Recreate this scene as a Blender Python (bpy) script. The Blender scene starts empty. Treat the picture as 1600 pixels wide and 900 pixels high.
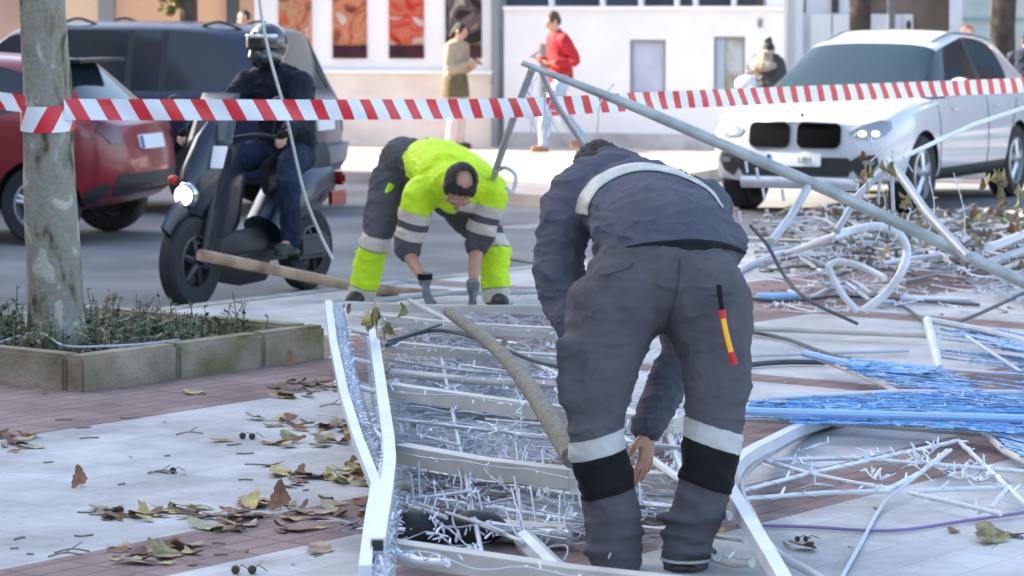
import bpy, bmesh, math, random
from mathutils import Vector, Matrix, noise
from mathutils.bvhtree import BVHTree
random.seed(7)
S = bpy.context.scene
C = S.collection
rad = math.radians

# ------------------------------------------------------------------ camera, sky, sun, exposure
FPX = 4500.0
CAMH = 1.70
PITCH = math.atan(430.0 / FPX)
cam_d = bpy.data.cameras.new('camera')
cam = bpy.data.objects.new('camera', cam_d)
C.objects.link(cam)
cam.location = (0, 0, CAMH)
cam.rotation_euler = (rad(90) - PITCH, 0, 0)
cam_d.sensor_width = 36.0
cam_d.lens = 36.0 * FPX / 1600.0
cam_d.clip_start = 0.2
cam_d.clip_end = 2000
cam_d.dof.use_dof = True
cam_d.dof.focus_distance = 10.5
cam_d.dof.aperture_fstop = 5.6
S.camera = cam
S.render.resolution_x = 1024
S.render.resolution_y = 576

SUN_EL = 29.0
SH = Vector((0.945, -0.327, 0)).normalized()          # horizontal travel direction of the sunlight
w = bpy.data.worlds.new('World')
S.world = w
w.use_nodes = True
nt = w.node_tree
bg = nt.nodes['Background']
sky = nt.nodes.new('ShaderNodeTexSky')
sky.sky_type = 'NISHITA'
sky.sun_disc = False
sky.sun_elevation = rad(SUN_EL)
sky.sun_rotation = math.atan2(-SH.x, -SH.y)            # azimuth of the sun, clockwise from +Y
sky.air_density = 1.0
sky.dust_density = 3.2
sky.ozone_density = 0.5
nt.links.new(sky.outputs[0], bg.inputs[0])
bg.inputs[1].default_value = 0.15
sd = bpy.data.lights.new('sun', 'SUN')
sd.energy = 4.8
sd.angle = rad(0.5)
sd.color = (1.0, 0.91, 0.78)
sun = bpy.data.objects.new('sun', sd)
C.objects.link(sun)
ldir = Vector((SH.x * math.cos(rad(SUN_EL)), SH.y * math.cos(rad(SUN_EL)), -math.sin(rad(SUN_EL))))
sun.rotation_euler = ldir.to_track_quat('-Z', 'Y').to_euler()
sun.location = (-20, 10, 30)
S.view_settings.view_transform = 'Standard'
S.view_settings.look = 'None'
S.view_settings.gamma = 1
S.view_settings.use_curve_mapping = False
S.view_settings.exposure = 2.15

# ------------------------------------------------------------------ photo pixel -> world helpers (only used to find real places)
_c, _s = math.cos(PITCH), math.sin(PITCH)
def _dir(px, py):
    xc = (px - 800) / FPX; yc = -(py - 450) / FPX
    return Vector((xc, yc * _s + _c, yc * _c - _s))
def G(px, py, h=0.0):
    d = _dir(px, py); t = (h - CAMH) / d.z
    return Vector((0, 0, CAMH)) + d * t
def D(px, py, Y):
    d = _dir(px, py); t = Y / d.y
    return Vector((0, 0, CAMH)) + d * t

# ------------------------------------------------------------------ materials
def M(name, col, rough=0.6, metal=0.0, var=0.0, scale=8.0, bump=0.0, bscale=60.0, col2=None, spec=0.5, emit=None, coat=0.0, trans=0.0, detail=4.0, coord='Object'):
    m = bpy.data.materials.new(name); m.use_nodes = True
    n = m.node_tree; b = n.nodes['Principled BSDF']
    b.inputs['Base Color'].default_value = (*col, 1)
    b.inputs['Roughness'].default_value = rough
    b.inputs['Metallic'].default_value = metal
    b.inputs['Specular IOR Level'].default_value = spec
    b.inputs['Coat Weight'].default_value = coat
    b.inputs['Coat Roughness'].default_value = 0.04
    if trans: b.inputs['Transmission Weight'].default_value = trans
    if emit:
        b.inputs['Emission Color'].default_value = (*emit[:3], 1); b.inputs['Emission Strength'].default_value = emit[3]
    if var or col2 or bump:
        tc = n.nodes.new('ShaderNodeTexCoord')
    if var or col2:
        no = n.nodes.new('ShaderNodeTexNoise'); no.inputs['Scale'].default_value = scale; no.inputs['Detail'].default_value = detail
        n.links.new(tc.outputs[coord], no.inputs['Vector'])
        cr = n.nodes.new('ShaderNodeValToRGB')
        a = [max(0, c * (1 - var)) for c in col]; e = col2 or [min(1, c * (1 + var)) for c in col]
        cr.color_ramp.elements[0].position = 0.36; cr.color_ramp.elements[0].color = (*a, 1)
        cr.color_ramp.elements[1].position = 0.64; cr.color_ramp.elements[1].color = (*e, 1)
        n.links.new(no.outputs['Fac'], cr.inputs[0]); n.links.new(cr.outputs[0], b.inputs['Base Color'])
    if bump:
        nb = n.nodes.new('ShaderNodeTexNoise'); nb.inputs['Scale'].default_value = bscale; nb.inputs['Detail'].default_value = 5
        n.links.new(tc.outputs[coord], nb.inputs['Vector'])
        bm_ = n.nodes.new('ShaderNodeBump'); bm_.inputs['Strength'].default_value = bump; bm_.inputs['Distance'].default_value = 0.02
        n.links.new(nb.outputs['Fac'], bm_.inputs['Height']); n.links.new(bm_.outputs[0], b.inputs['Normal'])
    return m

# street axes: u runs along the near kerb, v across it
U = Vector((0.61, 0.79, 0)).normalized(); V = Vector((-U.y, U.x, 0))
def UV(s, ww, z=0.0): return U * s + V * ww + Vector((0, 0, z))
UANG = math.atan2(U.y, U.x)

def ramp_const(n, stops):
    cr = n.nodes.new('ShaderNodeValToRGB'); cr.color_ramp.interpolation = 'CONSTANT'
    el = cr.color_ramp.elements
    el[0].position = stops[0][0]; el[0].color = (stops[0][1],) * 3 + (1,)
    el[1].position = stops[1][0]; el[1].color = (stops[1][1],) * 3 + (1,)
    for p, v_ in stops[2:]:
        e = el.new(p); e.color = (v_,) * 3 + (1,)
    return cr
def math_node(n, op, a=None, b=None):
    x = n.nodes.new('ShaderNodeMath'); x.operation = op
    for i, q in enumerate((a, b)):
        if q is None: continue
        if isinstance(q, (int, float)): x.inputs[i].default_value = q
        else: n.links.new(q, x.inputs[i])
    return x.outputs[0]
def mixc(n, fac, a, b, mode='MIX'):
    x = n.nodes.new('ShaderNodeMix'); x.data_type = 'RGBA'; x.blend_type = mode
    if isinstance(fac, (int, float)): x.inputs[0].default_value = fac
    else: n.links.new(fac, x.inputs[0])
    for i, q in ((6, a), (7, b)):
        if isinstance(q, tuple): x.inputs[i].default_value = (*q[:3], 1)
        else: n.links.new(q, x.inputs[i])
    return x.outputs[2]

def paving_material():
    m = bpy.data.materials.new('paving'); m.use_nodes = True; n = m.node_tree; b = n.nodes['Principled BSDF']
    tc = n.nodes.new('ShaderNodeTexCoord'); mp = n.nodes.new('ShaderNodeMapping'); mp.inputs['Rotation'].default_value = (0, 0, -UANG)
    n.links.new(tc.outputs['Object'], mp.inputs[0])
    sep = n.nodes.new('ShaderNodeSeparateXYZ'); n.links.new(mp.outputs[0], sep.inputs[0])
    wv = math_node(n, 'DIVIDE', sep.outputs[1], 20.0); sv = math_node(n, 'DIVIDE', sep.outputs[0], 20.0)
    rw = ramp_const(n, [(0.0, 0), (5.1 / 20, 1), (5.6 / 20, 0), (6.05 / 20, 1), (6.5 / 20, 0), (8.55 / 20, 1), (9.9 / 20, 0)])
    n.links.new(wv, rw.inputs[0])
    rs = ramp_const(n, [(0.0, 0), (11.1 / 20, 1), (11.4 / 20, 0), (13.9 / 20, 1), (14.15 / 20, 0)])
    n.links.new(sv, rs.inputs[0])
    mask = math_node(n, 'MAXIMUM', rw.outputs[0], rs.outputs[0])
    def brick(wd, ht, mort):
        br = n.nodes.new('ShaderNodeTexBrick'); br.offset = 0.0
        br.inputs['Scale'].default_value = 1; br.inputs['Brick Width'].default_value = wd; br.inputs['Row Height'].default_value = ht
        br.inputs['Mortar Size'].default_value = mort; br.inputs['Mortar Smooth'].default_value = 0.3; br.inputs['Bias'].default_value = 0
        br.inputs['Color1'].default_value = (0.0, 0.0, 0.0, 1); br.inputs['Color2'].default_value = (1, 1, 1, 1); br.inputs['Mortar'].default_value = (.5, .5, .5, 1)
        n.links.new(mp.outputs[0], br.inputs['Vector']); return br
    b1 = brick(0.40, 0.20, 0.005); b2 = brick(0.22, 0.105, 0.008)
    white = mixc(n, b1.outputs['Color'], (0.52, 0.51, 0.50), (0.60, 0.59, 0.575))
    white = mixc(n, math_node(n, 'MULTIPLY', b1.outputs['Fac'], 0.22), white, (0.22, 0.22, 0.22))
    pink = mixc(n, b2.outputs['Color'], (0.29, 0.205, 0.185), (0.36, 0.255, 0.23))
    pink = mixc(n, math_node(n, 'MULTIPLY', b2.outputs['Fac'], 0.5), pink, (0.10, 0.085, 0.085))
    base = mixc(n, mask, white, pink)
    no = n.nodes.new('ShaderNodeTexNoise'); no.inputs['Scale'].default_value = 1.6; no.inputs['Detail'].default_value = 9; no.inputs['Roughness'].default_value = .7
    n.links.new(tc.outputs['Object'], no.inputs['Vector'])
    cr = n.nodes.new('ShaderNodeValToRGB'); cr.color_ramp.elements[0].position = .34; cr.color_ramp.elements[0].color = (.60, .585, .56, 1); cr.color_ramp.elements[1].position = .62; cr.color_ramp.elements[1].color = (1, 1, 1, 1)
    n.links.new(no.outputs['Fac'], cr.inputs[0])
    base = mixc(n, 1.0, base, cr.outputs[0], 'MULTIPLY')
    # small dark specks and grit
    vo = n.nodes.new('ShaderNodeTexVoronoi'); vo.inputs['Scale'].default_value = 14; n.links.new(tc.outputs['Object'], vo.inputs['Vector'])
    sp = n.nodes.new('ShaderNodeValToRGB'); sp.color_ramp.elements[0].position = .06; sp.color_ramp.elements[0].color = (.45, .4, .36, 1); sp.color_ramp.elements[1].position = .12; sp.color_ramp.elements[1].color = (1, 1, 1, 1)
    n.links.new(vo.outputs['Distance'], sp.inputs[0])
    base = mixc(n, .55, base, mixc(n, 1.0, base, sp.outputs[0], 'MULTIPLY'))
    n.links.new(base, b.inputs['Base Color']); b.inputs['Roughness'].default_value = .85; b.inputs['Specular IOR Level'].default_value = .2
    bp = n.nodes.new('ShaderNodeBump'); bp.inputs['Strength'].default_value = .35; bp.inputs['Distance'].default_value = .004
    hh = math_node(n, 'ADD', math_node(n, 'MULTIPLY', b2.outputs['Fac'], mask), no.outputs['Fac'])
    n.links.new(hh, bp.inputs['Height']); bp.invert = True; n.links.new(bp.outputs[0], b.inputs['Normal'])
    return m

def asphalt_material():
    m = M('asphalt', (0.19, 0.19, 0.19), .9, spec=.25, var=.22, scale=.8, bump=.4, bscale=160, detail=9)
    return m

mt_paving = paving_material()
mt_asphalt = asphalt_material()
mt_kerb = M('kerb_stone', (0.33, 0.32, 0.29), .8, var=.3, scale=3.5, bump=.5, bscale=40, detail=9)
mt_planter = M('planter_stone', (0.24, 0.185, 0.125), .9, spec=.2, col2=(0.38, 0.315, 0.235), var=.25, scale=3.0, bump=.5, bscale=45, detail=9)
mt_moss = M('mossy_stone', (0.16, 0.16, 0.07), .9, spec=.2, col2=(0.34, 0.285, 0.21), scale=5.0, bump=.5, bscale=45, detail=8)
mt_soil = M('soil', (0.05, 0.04, 0.03), .95, var=.4, scale=9, bump=1, bscale=30)
mt_paint_line = M('road_paint', (0.26, 0.26, 0.26), .7, var=.25, scale=6, detail=8)
mt_alu = M('painted_aluminium', (0.46, 0.48, 0.51), .38, metal=.25, var=.12, scale=5, bump=.12, bscale=50)
mt_aluw = M('white_profile', (0.62, 0.65, 0.69), .33, metal=.1, var=.08, scale=6)
mt_steel = M('dull_steel_tube', (0.40, 0.42, 0.40), .5, metal=.35, var=.2, scale=7, bump=.2)
mt_cream = M('cream_profile', (0.50, 0.47, 0.42), .5, var=.15, scale=4)
mt_led = M('clear_led_tip', (0.78, 0.81, 0.87), .2, spec=.7, coat=.5)
mt_wirew = M('white_wire', (0.55, 0.58, 0.63), .5)
mt_wireg = M('grey_wire', (0.40, 0.43, 0.47), .5)
mt_blue = M('blue_tinsel', (0.13, 0.32, 0.60), .45, var=.35, scale=30, spec=.6)
mt_blue2 = M('pale_blue_wire', (0.30, 0.48, 0.78), .4)
mt_black = M('black_rubber', (0.02, 0.02, 0.022), .6, bump=.2)
mt_cable = M('dark_cable', (0.05, 0.065, 0.075), .55)
mt_purple = M('purple_cable', (0.23, 0.17, 0.36), .5)
mt_bark_dead = M('grey_branch_bark', (0.19, 0.178, 0.14), .9, spec=.2, col2=(0.25, 0.235, 0.19), var=.15, scale=35, bump=.3, bscale=60)
mt_plank = M('bare_wood', (0.27, 0.15, 0.085), .8, col2=(0.44, 0.33, 0.23), var=.2, scale=5, bump=.5, bscale=30)

# ------------------------------------------------------------------ object helpers
def setp(o, **k):
    for a, b in k.items():
        if b is not None: o[a] = b
    return o
def empty(name, label=None, cat=None, loc=(0, 0, 0), rz=0.0, group=None):
    o = bpy.data.objects.new(name, None); C.objects.link(o); o.location = loc; o.rotation_euler = (0, 0, rz)
    o.empty_display_size = .1
    return setp(o, label=label, category=cat, group=group)
def link(name, me, mat=None, parent=None, smooth=True, **k):
    o = bpy.data.objects.new(name, me); C.objects.link(o)
    if mat is not None:
        for mm in (mat if isinstance(mat, (list, tuple)) else [mat]):
            me.materials.append(mm)
    if parent is not None: o.parent = parent
    if smooth:
        for p in me.polygons: p.use_smooth = True
        try: me.set_sharp_from_angle(angle=rad(38))
        except Exception: pass
    return setp(o, **k)

class MB:
    def __init__(s): s.v = []; s.f = []; s.m = []; s.mi = 0
    def add(s, vs, fs):
        o = len(s.v); s.v += [Vector(q) for q in vs]
        for f in fs: s.f.append([i + o for i in f]); s.m.append(s.mi)
    def box(s, c, size, ax=None, bev=0.0):
        c = Vector(c); X, Y, Z = ax if ax else (Vector((1, 0, 0)), Vector((0, 1, 0)), Vector((0, 0, 1)))
        a, b, d = [q / 2 for q in size]
        if bev <= 0:
            vs = [c + X * (i * a) + Y * (j * b) + Z * (k * d) for i in (-1, 1) for j in (-1, 1) for k in (-1, 1)]
            s.add(vs, [(0, 1, 3, 2), (4, 6, 7, 5), (0, 4, 5, 1), (2, 3, 7, 6), (0, 2, 6, 4), (1, 5, 7, 3)])
        else:
            bm = bmesh.new(); bmesh.ops.create_cube(bm, size=1)
            for q in bm.verts: q.co = Vector((q.co.x * a * 2, q.co.y * b * 2, q.co.z * d * 2))
            bmesh.ops.bevel(bm, geom=bm.edges[:], offset=bev, segments=2, affect='EDGES')
            bm.verts.index_update()
            s.add([c + X * q.co.x + Y * q.co.y + Z * q.co.z for q in bm.verts], [[q.index for q in f.verts] for f in bm.faces]); bm.free()
    def quad(s, a, b, c, d): s.add([a, b, c, d], [(0, 1, 2, 3)])
    def tube(s, pts, r, n=8, caps=True, square=False, up=None, ry=None):
        pts = [Vector(p) for p in pts]; K = len(pts)
        if K < 2: return
        rs = list(r) if isinstance(r, (list, tuple)) else [r] * K
        rys = (list(ry) if isinstance(ry, (list, tuple)) else [ry] * K) if ry is not None else rs
        tang = []
        for i in range(K):
            t = (pts[min(i + 1, K - 1)] - pts[max(i - 1, 0)])
            tang.append(t.normalized() if t.length > 1e-9 else Vector((0, 0, 1)))
        ref = Vector(up) if up is not None else (Vector((0, 0, 1)) if abs(tang[0].z) < .9 else Vector((1, 0, 0)))
        vs = []; fs = []
        if square: n = 4
        prev = None
        for i in range(K):
            t = tang[i]
            if prev is None or up is not None:
                x = t.cross(ref)
                if x.length < 1e-5: x = t.orthogonal()
                x.normalize()
            else:
                x = prev - t * prev.dot(t); x.normalize()
            prev = x; y = x.cross(t).normalized()
            for k in range(n):
                a = 2 * math.pi * (k + (.5 if square else 0)) / n
                q = math.sqrt(2) if square else 1
                vs.append(pts[i] + x * (math.cos(a) * rs[i] * q) + y * (math.sin(a) * rys[i] * q))
        for i in range(K - 1):
            for k in range(n):
                fs.append((i * n + k, i * n + (k + 1) % n, (i + 1) * n + (k + 1) % n, (i + 1) * n + k))
        if caps:
            fs.append(tuple(range(n))[::-1]); fs.append(tuple((K - 1) * n + k for k in range(n)))
        s.add(vs, fs)
    def ell(s, c, r, rot=None, nu=16, nv=10):
        c = Vector(c); R = rot or Matrix.Identity(3); vs = [c + R @ Vector((0, 0, r[2]))]; fs = []
        for j in range(1, nv):
            ph = math.pi * j / nv
            for i in range(nu):
                th = 2 * math.pi * i / nu
                vs.append(c + R @ Vector((r[0] * math.sin(ph) * math.cos(th), r[1] * math.sin(ph) * math.sin(th), r[2] * math.cos(ph))))
        vs.append(c + R @ Vector((0, 0, -r[2]))); L = len(vs) - 1
        for i in range(nu): fs.append((0, 1 + i, 1 + (i + 1) % nu)); fs.append((L, 1 + (nv - 2) * nu + (i + 1) % nu, 1 + (nv - 2) * nu + i))
        for j in range(nv - 2):
            for i in range(nu):
                a = 1 + j * nu; fs.append((a + i, a + nu + i, a + nu + (i + 1) % nu, a + (i + 1) % nu))
        s.add(vs, fs)
    def lathe(s, prof, c=(0, 0, 0), axis='y', n=32, closed=False):
        c = Vector(c); vs = []; fs = []; K = len(prof)
        for i in range(n):
            a = 2 * math.pi * i / n
            for (r, h) in prof:
                if axis == 'y': vs.append(c + Vector((r * math.cos(a), h, r * math.sin(a))))
                elif axis == 'x': vs.append(c + Vector((h, r * math.cos(a), r * math.sin(a))))
                else: vs.append(c + Vector((r * math.cos(a), r * math.sin(a), h)))
        for i in range(n):
            j = (i + 1) % n
            for k in range(K - (0 if closed else 1)):
                k2 = (k + 1) % K
                fs.append((i * K + k, i * K + k2, j * K + k2, j * K + k))
        s.add(vs, fs)
    def mesh(s, name='m'):
        me = bpy.data.meshes.new(name); me.from_pydata([tuple(q) for q in s.v], [], s.f); me.validate(); return me
    def build(s, name, mat=None, parent=None, smooth=True, recalc=True, local=False, **k):
        me = s.mesh(name)
        if not isinstance(mat, (list, tuple)) or len(mat) < 2: pass
        else:
            if len(me.polygons) == len(s.m):
                for p, mi in zip(me.polygons, s.m): p.material_index = mi
        if recalc:
            bm = bmesh.new(); bm.from_mesh(me); bmesh.ops.recalc_face_normals(bm, faces=bm.faces[:]); bm.to_mesh(me); bm.free()
        o = link(name, me, mat, parent, smooth, **k)
        return o

def to_local(o):
    """mesh was written in world coordinates: express it relative to its (unrotated) parent Empty"""
    p = o.parent; off = Vector((0, 0, 0))
    while p is not None: off += Vector(p.location); p = p.parent
    for q in o.data.vertices: q.co -= off
    return o
def wpart(mb, name, mat, parent, **k):
    o = mb.build(name, mat, parent, **k); return to_local(o)

def curve(pts, k=6):
    """Catmull-Rom through points"""
    P = [Vector(p) for p in pts]
    if len(P) < 3: return P
    P = [P[0] * 2 - P[1]] + P + [P[-1] * 2 - P[-2]]; out = []
    for i in range(1, len(P) - 2):
        a, b, c, d = P[i - 1], P[i], P[i + 1], P[i + 2]
        for j in range(k):
            t = j / k
            out.append(.5 * ((2 * b) + (c - a) * t + (2 * a - 5 * b + 4 * c - d) * t * t + (3 * b - 3 * c + d - a) * t ** 3))
    out.append(P[-2]); return out
def rot_to(zdir, xdir=None):
    z = Vector(zdir).normalized(); x = Vector(xdir) if xdir is not None else z.orthogonal()
    x = (x - z * x.dot(z)).normalized(); y = z.cross(x)
    return Matrix((x, y, z)).transposed()

# ------------------------------------------------------------------ ground, roads
def poly_obj(name, pts, mat, kind='structure', **k):
    m = MB(); m.add(pts, [list(range(len(pts)))]); return m.build(name, mat, None, smooth=False, kind=kind, **k)
RZ = -0.12
poly_obj('ground', [(-400, -200, RZ - .02), (400, -200, RZ - .02), (400, 900, RZ - .02), (-400, 900, RZ - .02)], M('far_ground', (.2, .19, .18), .9, var=.2, scale=.2))
poly_obj('road', [UV(-30, 11.75, RZ), UV(60, 11.75, RZ), UV(60, 60, RZ), UV(-30, 60, RZ)], mt_asphalt)
# near pavement (top at 0) with a kerb along w = 11.6 .. 11.75
poly_obj('pavement', [UV(-30, -30, 0), UV(60, -30, 0), UV(60, 11.6, 0), UV(-30, 11.6, 0)], mt_paving)
kb = MB()
for i in range(-6, 40):
    kb.box(UV(i * 1.0 + .5, 11.675, -.0585), (.985, .15, .125), (U, V, Vector((0, 0, 1))), bev=.012)
kb.build('kerb', mt_kerb, kind='structure')
# lane marking parallel to the kerb
lm = MB()
for s0 in (19.2,):
    lm.quad(UV(s0, 14.7, RZ + .004), UV(s0 + 2.0, 14.7, RZ + .004), UV(s0 + 2.0, 15.05, RZ + .004), UV(s0, 15.05, RZ + .004))
lm.build('road_marking', mt_paint_line, smooth=False, kind='structure')
# ------------------------------------------------------------------ far pavement and facades
FD = Vector((0.968, -0.25, 0)).normalized(); FN = Vector((FD.y, -FD.x, 0))      # along the facade, out of the facade (towards the camera)
F0 = Vector((-0.22, 36.7, 0))
ZUP = Vector((0, 0, 1))
def FP(a, out=0.0, z=0.0): return F0 + FD * a + FN * out + ZUP * z
def fpx(px, out=0.0):
    """distance along the facade seen at column px"""
    d = _dir(px, 100); o = F0 + FN * out
    # solve o + FD*a = t*d  (x,y)
    det = FD.x * (-d.y) - FD.y * (-d.x)
    a = ((-o.x) * (-d.y) - (-o.y) * (-d.x)) / det
    return a
mt_farpave = M('pale_pink_paving', (0.50, 0.42, 0.36), .7, var=.15, scale=2.5, bump=.2, bscale=30, detail=8)
edge = [G(-300, 262, 0), G(300, 264, 0), G(640, 270, 0), G(770, 300, 0), G(900, 308, 0), G(1010, 280, 0), G(1130, 262, 0), G(1900, 262, 0)]
pts = edge + [FP(16, -.3), FP(-16, -.3)]
bmv = bmesh.new()
bot = [bmv.verts.new(p + ZUP * RZ * 1.1) for p in pts]; top = [bmv.verts.new(p) for p in pts]
bmv.faces.new(top)
for i in range(len(pts)): bmv.faces.new((bot[i], bot[(i + 1) % len(pts)], top[(i + 1) % len(pts)], top[i]))
me = bpy.data.meshes.new('far_pavement'); bmesh.ops.recalc_face_normals(bmv, faces=bmv.faces[:]); bmv.to_mesh(me); bmv.free()
link('far_pavement', me, mt_farpave, None, False, kind='structure')

def fbox(m, a0, a1, z0, z1, o0, o1):
    m.box(FP((a0 + a1) / 2, (o0 + o1) / 2, (z0 + z1) / 2), (abs(a1 - a0), abs(o1 - o0), z1 - z0), (FD, FN, ZUP))
def hz(py, px, out=0.0):
    """height on the facade plane seen at pixel"""
    p = FP(fpx(px, out), out); d = _dir(px, py); return CAMH + d.z * p.y / d.y
mt_white = M('white_render', (0.87, 0.87, 0.87), .75, var=.04, scale=1.2, bump=.15, bscale=25)
mt_white2 = M('cream_render', (0.74, 0.71, 0.67), .75, var=.05, scale=1.2)
mt_plinth = M('cream_plinth', (0.80, 0.72, 0.65), .75, var=.10, scale=2.0, detail=8)
mt_peach = M('peach_render', (0.72, 0.44, 0.27), .8, var=.05, scale=1.0)
mt_dark = M('dark_bronze', (0.055, 0.045, 0.04), .4)
mt_glassd = M('window_glass', (0.05, 0.07, 0.09), .06, spec=.8)
mt_grey = M('grey_plastic', (0.25, 0.26, 0.28), .5)
mt_pale = M('pale_panel', (0.72, 0.73, 0.79), .55, var=.05, scale=3)

def poster_mat(name, c1, c2, c3, scale, seed, dist=2.0):
    m = bpy.data.materials.new(name); m.use_nodes = True; n = m.node_tree; b = n.nodes['Principled BSDF']
    tc = n.nodes.new('ShaderNodeTexCoord'); mp = n.nodes.new('ShaderNodeMapping'); mp.inputs['Location'].default_value = (seed * 3.1, seed * 1.7, seed)
    n.links.new(tc.outputs['Object'], mp.inputs[0])
    no = n.nodes.new('ShaderNodeTexNoise'); no.inputs['Scale'].default_value = scale; no.inputs['Detail'].default_value = 1.5; no.inputs['Distortion'].default_value = dist
    n.links.new(mp.outputs[0], no.inputs['Vector'])
    cr = n.nodes.new('ShaderNodeValToRGB'); e = cr.color_ramp.elements
    e[0].position = .30; e[0].color = (*c3, 1); e[1].position = .72; e[1].color = (.55, .48, .40, 1)
    q = e.new(.42); q.color = (*c1, 1); q = e.new(.52); q.color = (*c2, 1); q = e.new(.60); q.color = (*c1, 1)
    n.links.new(no.outputs['Fac'], cr.inputs[0]); n.links.new(cr.outputs[0], b.inputs['Base Color']); b.inputs['Roughness'].default_value = .35
    return m
mt_maroon = M('poster_maroon', (0.045, 0.008, 0.02), .35, var=.4, scale=9)
mt_yel = M('poster_gold', (0.50, 0.33, 0.10), .35)

# poster shop: wall from px 395 to 770
aL, aR = fpx(398), fpx(772)
shop = empty('shop_building', 'white shop front with four tall food posters and cream plinth', 'building', FP((aL + aR) / 2))
H1 = 5.2
m = MB(); fbox(m, aL, aR, .92, H1, -6, 0); wpart(m, 'wall', mt_white, shop, smooth=False)
m = MB(); fbox(m, aL, aR, -.1, .915, -6, .03); wpart(m, 'plinth', mt_plinth, shop, smooth=False)
m = MB(); fbox(m, aL, aR, .92, .97, .035, .09); wpart(m, 'ledge', mt_white, shop, smooth=False)
cols = [((.50, .11, .04), (.42, .30, .18), (.10, .13, .05)), ((.48, .13, .06), (.55, .25, .14), (.10, .02, .02)), ((.50, .02, .02), (.52, .16, .08), (.25, .01, .01)), ((.035, .012, .016), (.16, .13, .13), (.01, .006, .008))]
labs = ['leftmost poster with orange and green food photo, half behind the van', 'peach food photo poster with maroon foot, second from the left', 'red food photo poster with maroon foot, third from the left', 'dark poster with pale shape and maroon foot, behind the woman']
for i, (x0, x1) in enumerate(((437, 488), (521, 574), (609, 663), (697, 753))):
    a0, a1 = fpx(x0), fpx(x1); zb = hz(91, x0)
    z = zb
    t = empty('poster', labs[i], 'poster', FP((a0 + a1) / 2, .03, zb), group='food posters on the shop front')
    m = MB(); fbox(m, a0, a1, zb + .17, zb + 1.25, .004, .03); wpart(m, 'picture', poster_mat('poster_print_%d' % i, *cols[i], 2.1, i + 1.3, 2.2), t, smooth=False)
    m = MB(); fbox(m, a0, a1, zb, zb + .168, .004, .03); wpart(m, 'maroon_foot', mt_maroon, t, smooth=False)
    m = MB(); c = [FP(a0 + (a1 - a0) * k / 10, .034, zb + .19 + .025 * math.cos(k * .55)) for k in range(11)]
    m.tube(c, .004, n=4, up=FN, ry=.022); wpart(m, 'gold_swoosh', mt_yel, t, smooth=False)
# drain pipe between the shops
m = MB(); m.tube([FP(fpx(775), .06, -.02), FP(fpx(775), .06, 5.1)], .045, n=10)
for z in (.8, 2.4, 4.0): m.tube([FP(fpx(775), .06, z), FP(fpx(775), .06, z + .05)], .055, n=10)
setp(m.build('drain_pipe', mt_grey), label='grey drain pipe between the poster shop and the white building', category='pipe')

# white building px 780..1222
bL, bR = fpx(778), fpx(1225)
wb = empty('white_building', 'long white rendered building with low square windows behind the pedestrians', 'building', FP((bL + bR) / 2))
wins = [(840, 872, 66, 168), (984, 1040, 62, 148), (1115, 1164, 57, 146)]
cuts = sorted([(fpx(a), fpx(b), hz(d, a), hz(c, a)) for a, b, c, d in wins])
m = MB(); x = bL + .08
zt = hz(12, 1000)
for (a0, a1, z0, z1) in cuts:
    fbox(m, x, a0, 0.0, zt, -.25, 0); fbox(m, a0, a1, 0.0, z0, -.25, 0); fbox(m, a0, a1, z1, zt, -.25, 0); x = a1
fbox(m, x, bR, 0.0, zt, -.25, 0)
fbox(m, bL + .08, bR, zt + 1.1, 5.0, -.25, 0)
fbox(m, bL + .08, bR, -.1, 4.98, -6, -.9)
pa = [bL + .08] + [fpx(q) for q in (860, 940, 1000, 1056, 1085, 1145, 1182)] + [bR]
for q in pa[1:-2]: fbox(m, q - .03, q + .03, zt, zt + 1.1, -.2, -.02)
fbox(m, pa[-2] + .12, bR, zt, zt + 1.1, -.25, -.001)
wpart(m, 'wall', mt_white, wb, smooth=False)
m = MB(); fbox(m, bL + .08, bR, zt - .03, zt + .02, .003, .06); wpart(m, 'string_course', mt_white, wb, smooth=False)
m = MB(); fbox(m, bL + .08, bR, -.12, .19, .003, .02); wpart(m, 'base_strip', M('stained_base', (.52, .50, .48), .8, var=.2, scale=3), wb, smooth=False)
m = MB(); fbox(m, pa[0], pa[-2], zt + .02, zt + 1.08, -.15, -.12); wpart(m, 'window', mt_glassd, wb, smooth=False)
m = MB(); fbox(m, fpx(1181), fpx(1192), zt - .02, zt + 1.0, .004, .02); wpart(m, 'shutter', mt_dark, wb, smooth=False)
m = MB(); m.box(FP(fpx(1188), .03, hz(36, 1188)), (.05, .05, .11), (FD, FN, ZUP), bev=.008); wpart(m, 'door_bell', mt_grey, wb)
mats = [M('brown_board', (.36, .27, .20), .7, var=.2, scale=5), M('frosted_pane', (.52, .55, .66), .35, var=.08, scale=3),
        M('painted_reflection_pane', (.40, .34, .24), .25, col2=(.55, .60, .62), scale=3, var=.3)]  # last pane: a tan and grey reflection painted into its colour
wl = ['brown boarded window behind the man in red', 'frosted grey window', 'window with a dry tan reflection painted on its pane']
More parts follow.
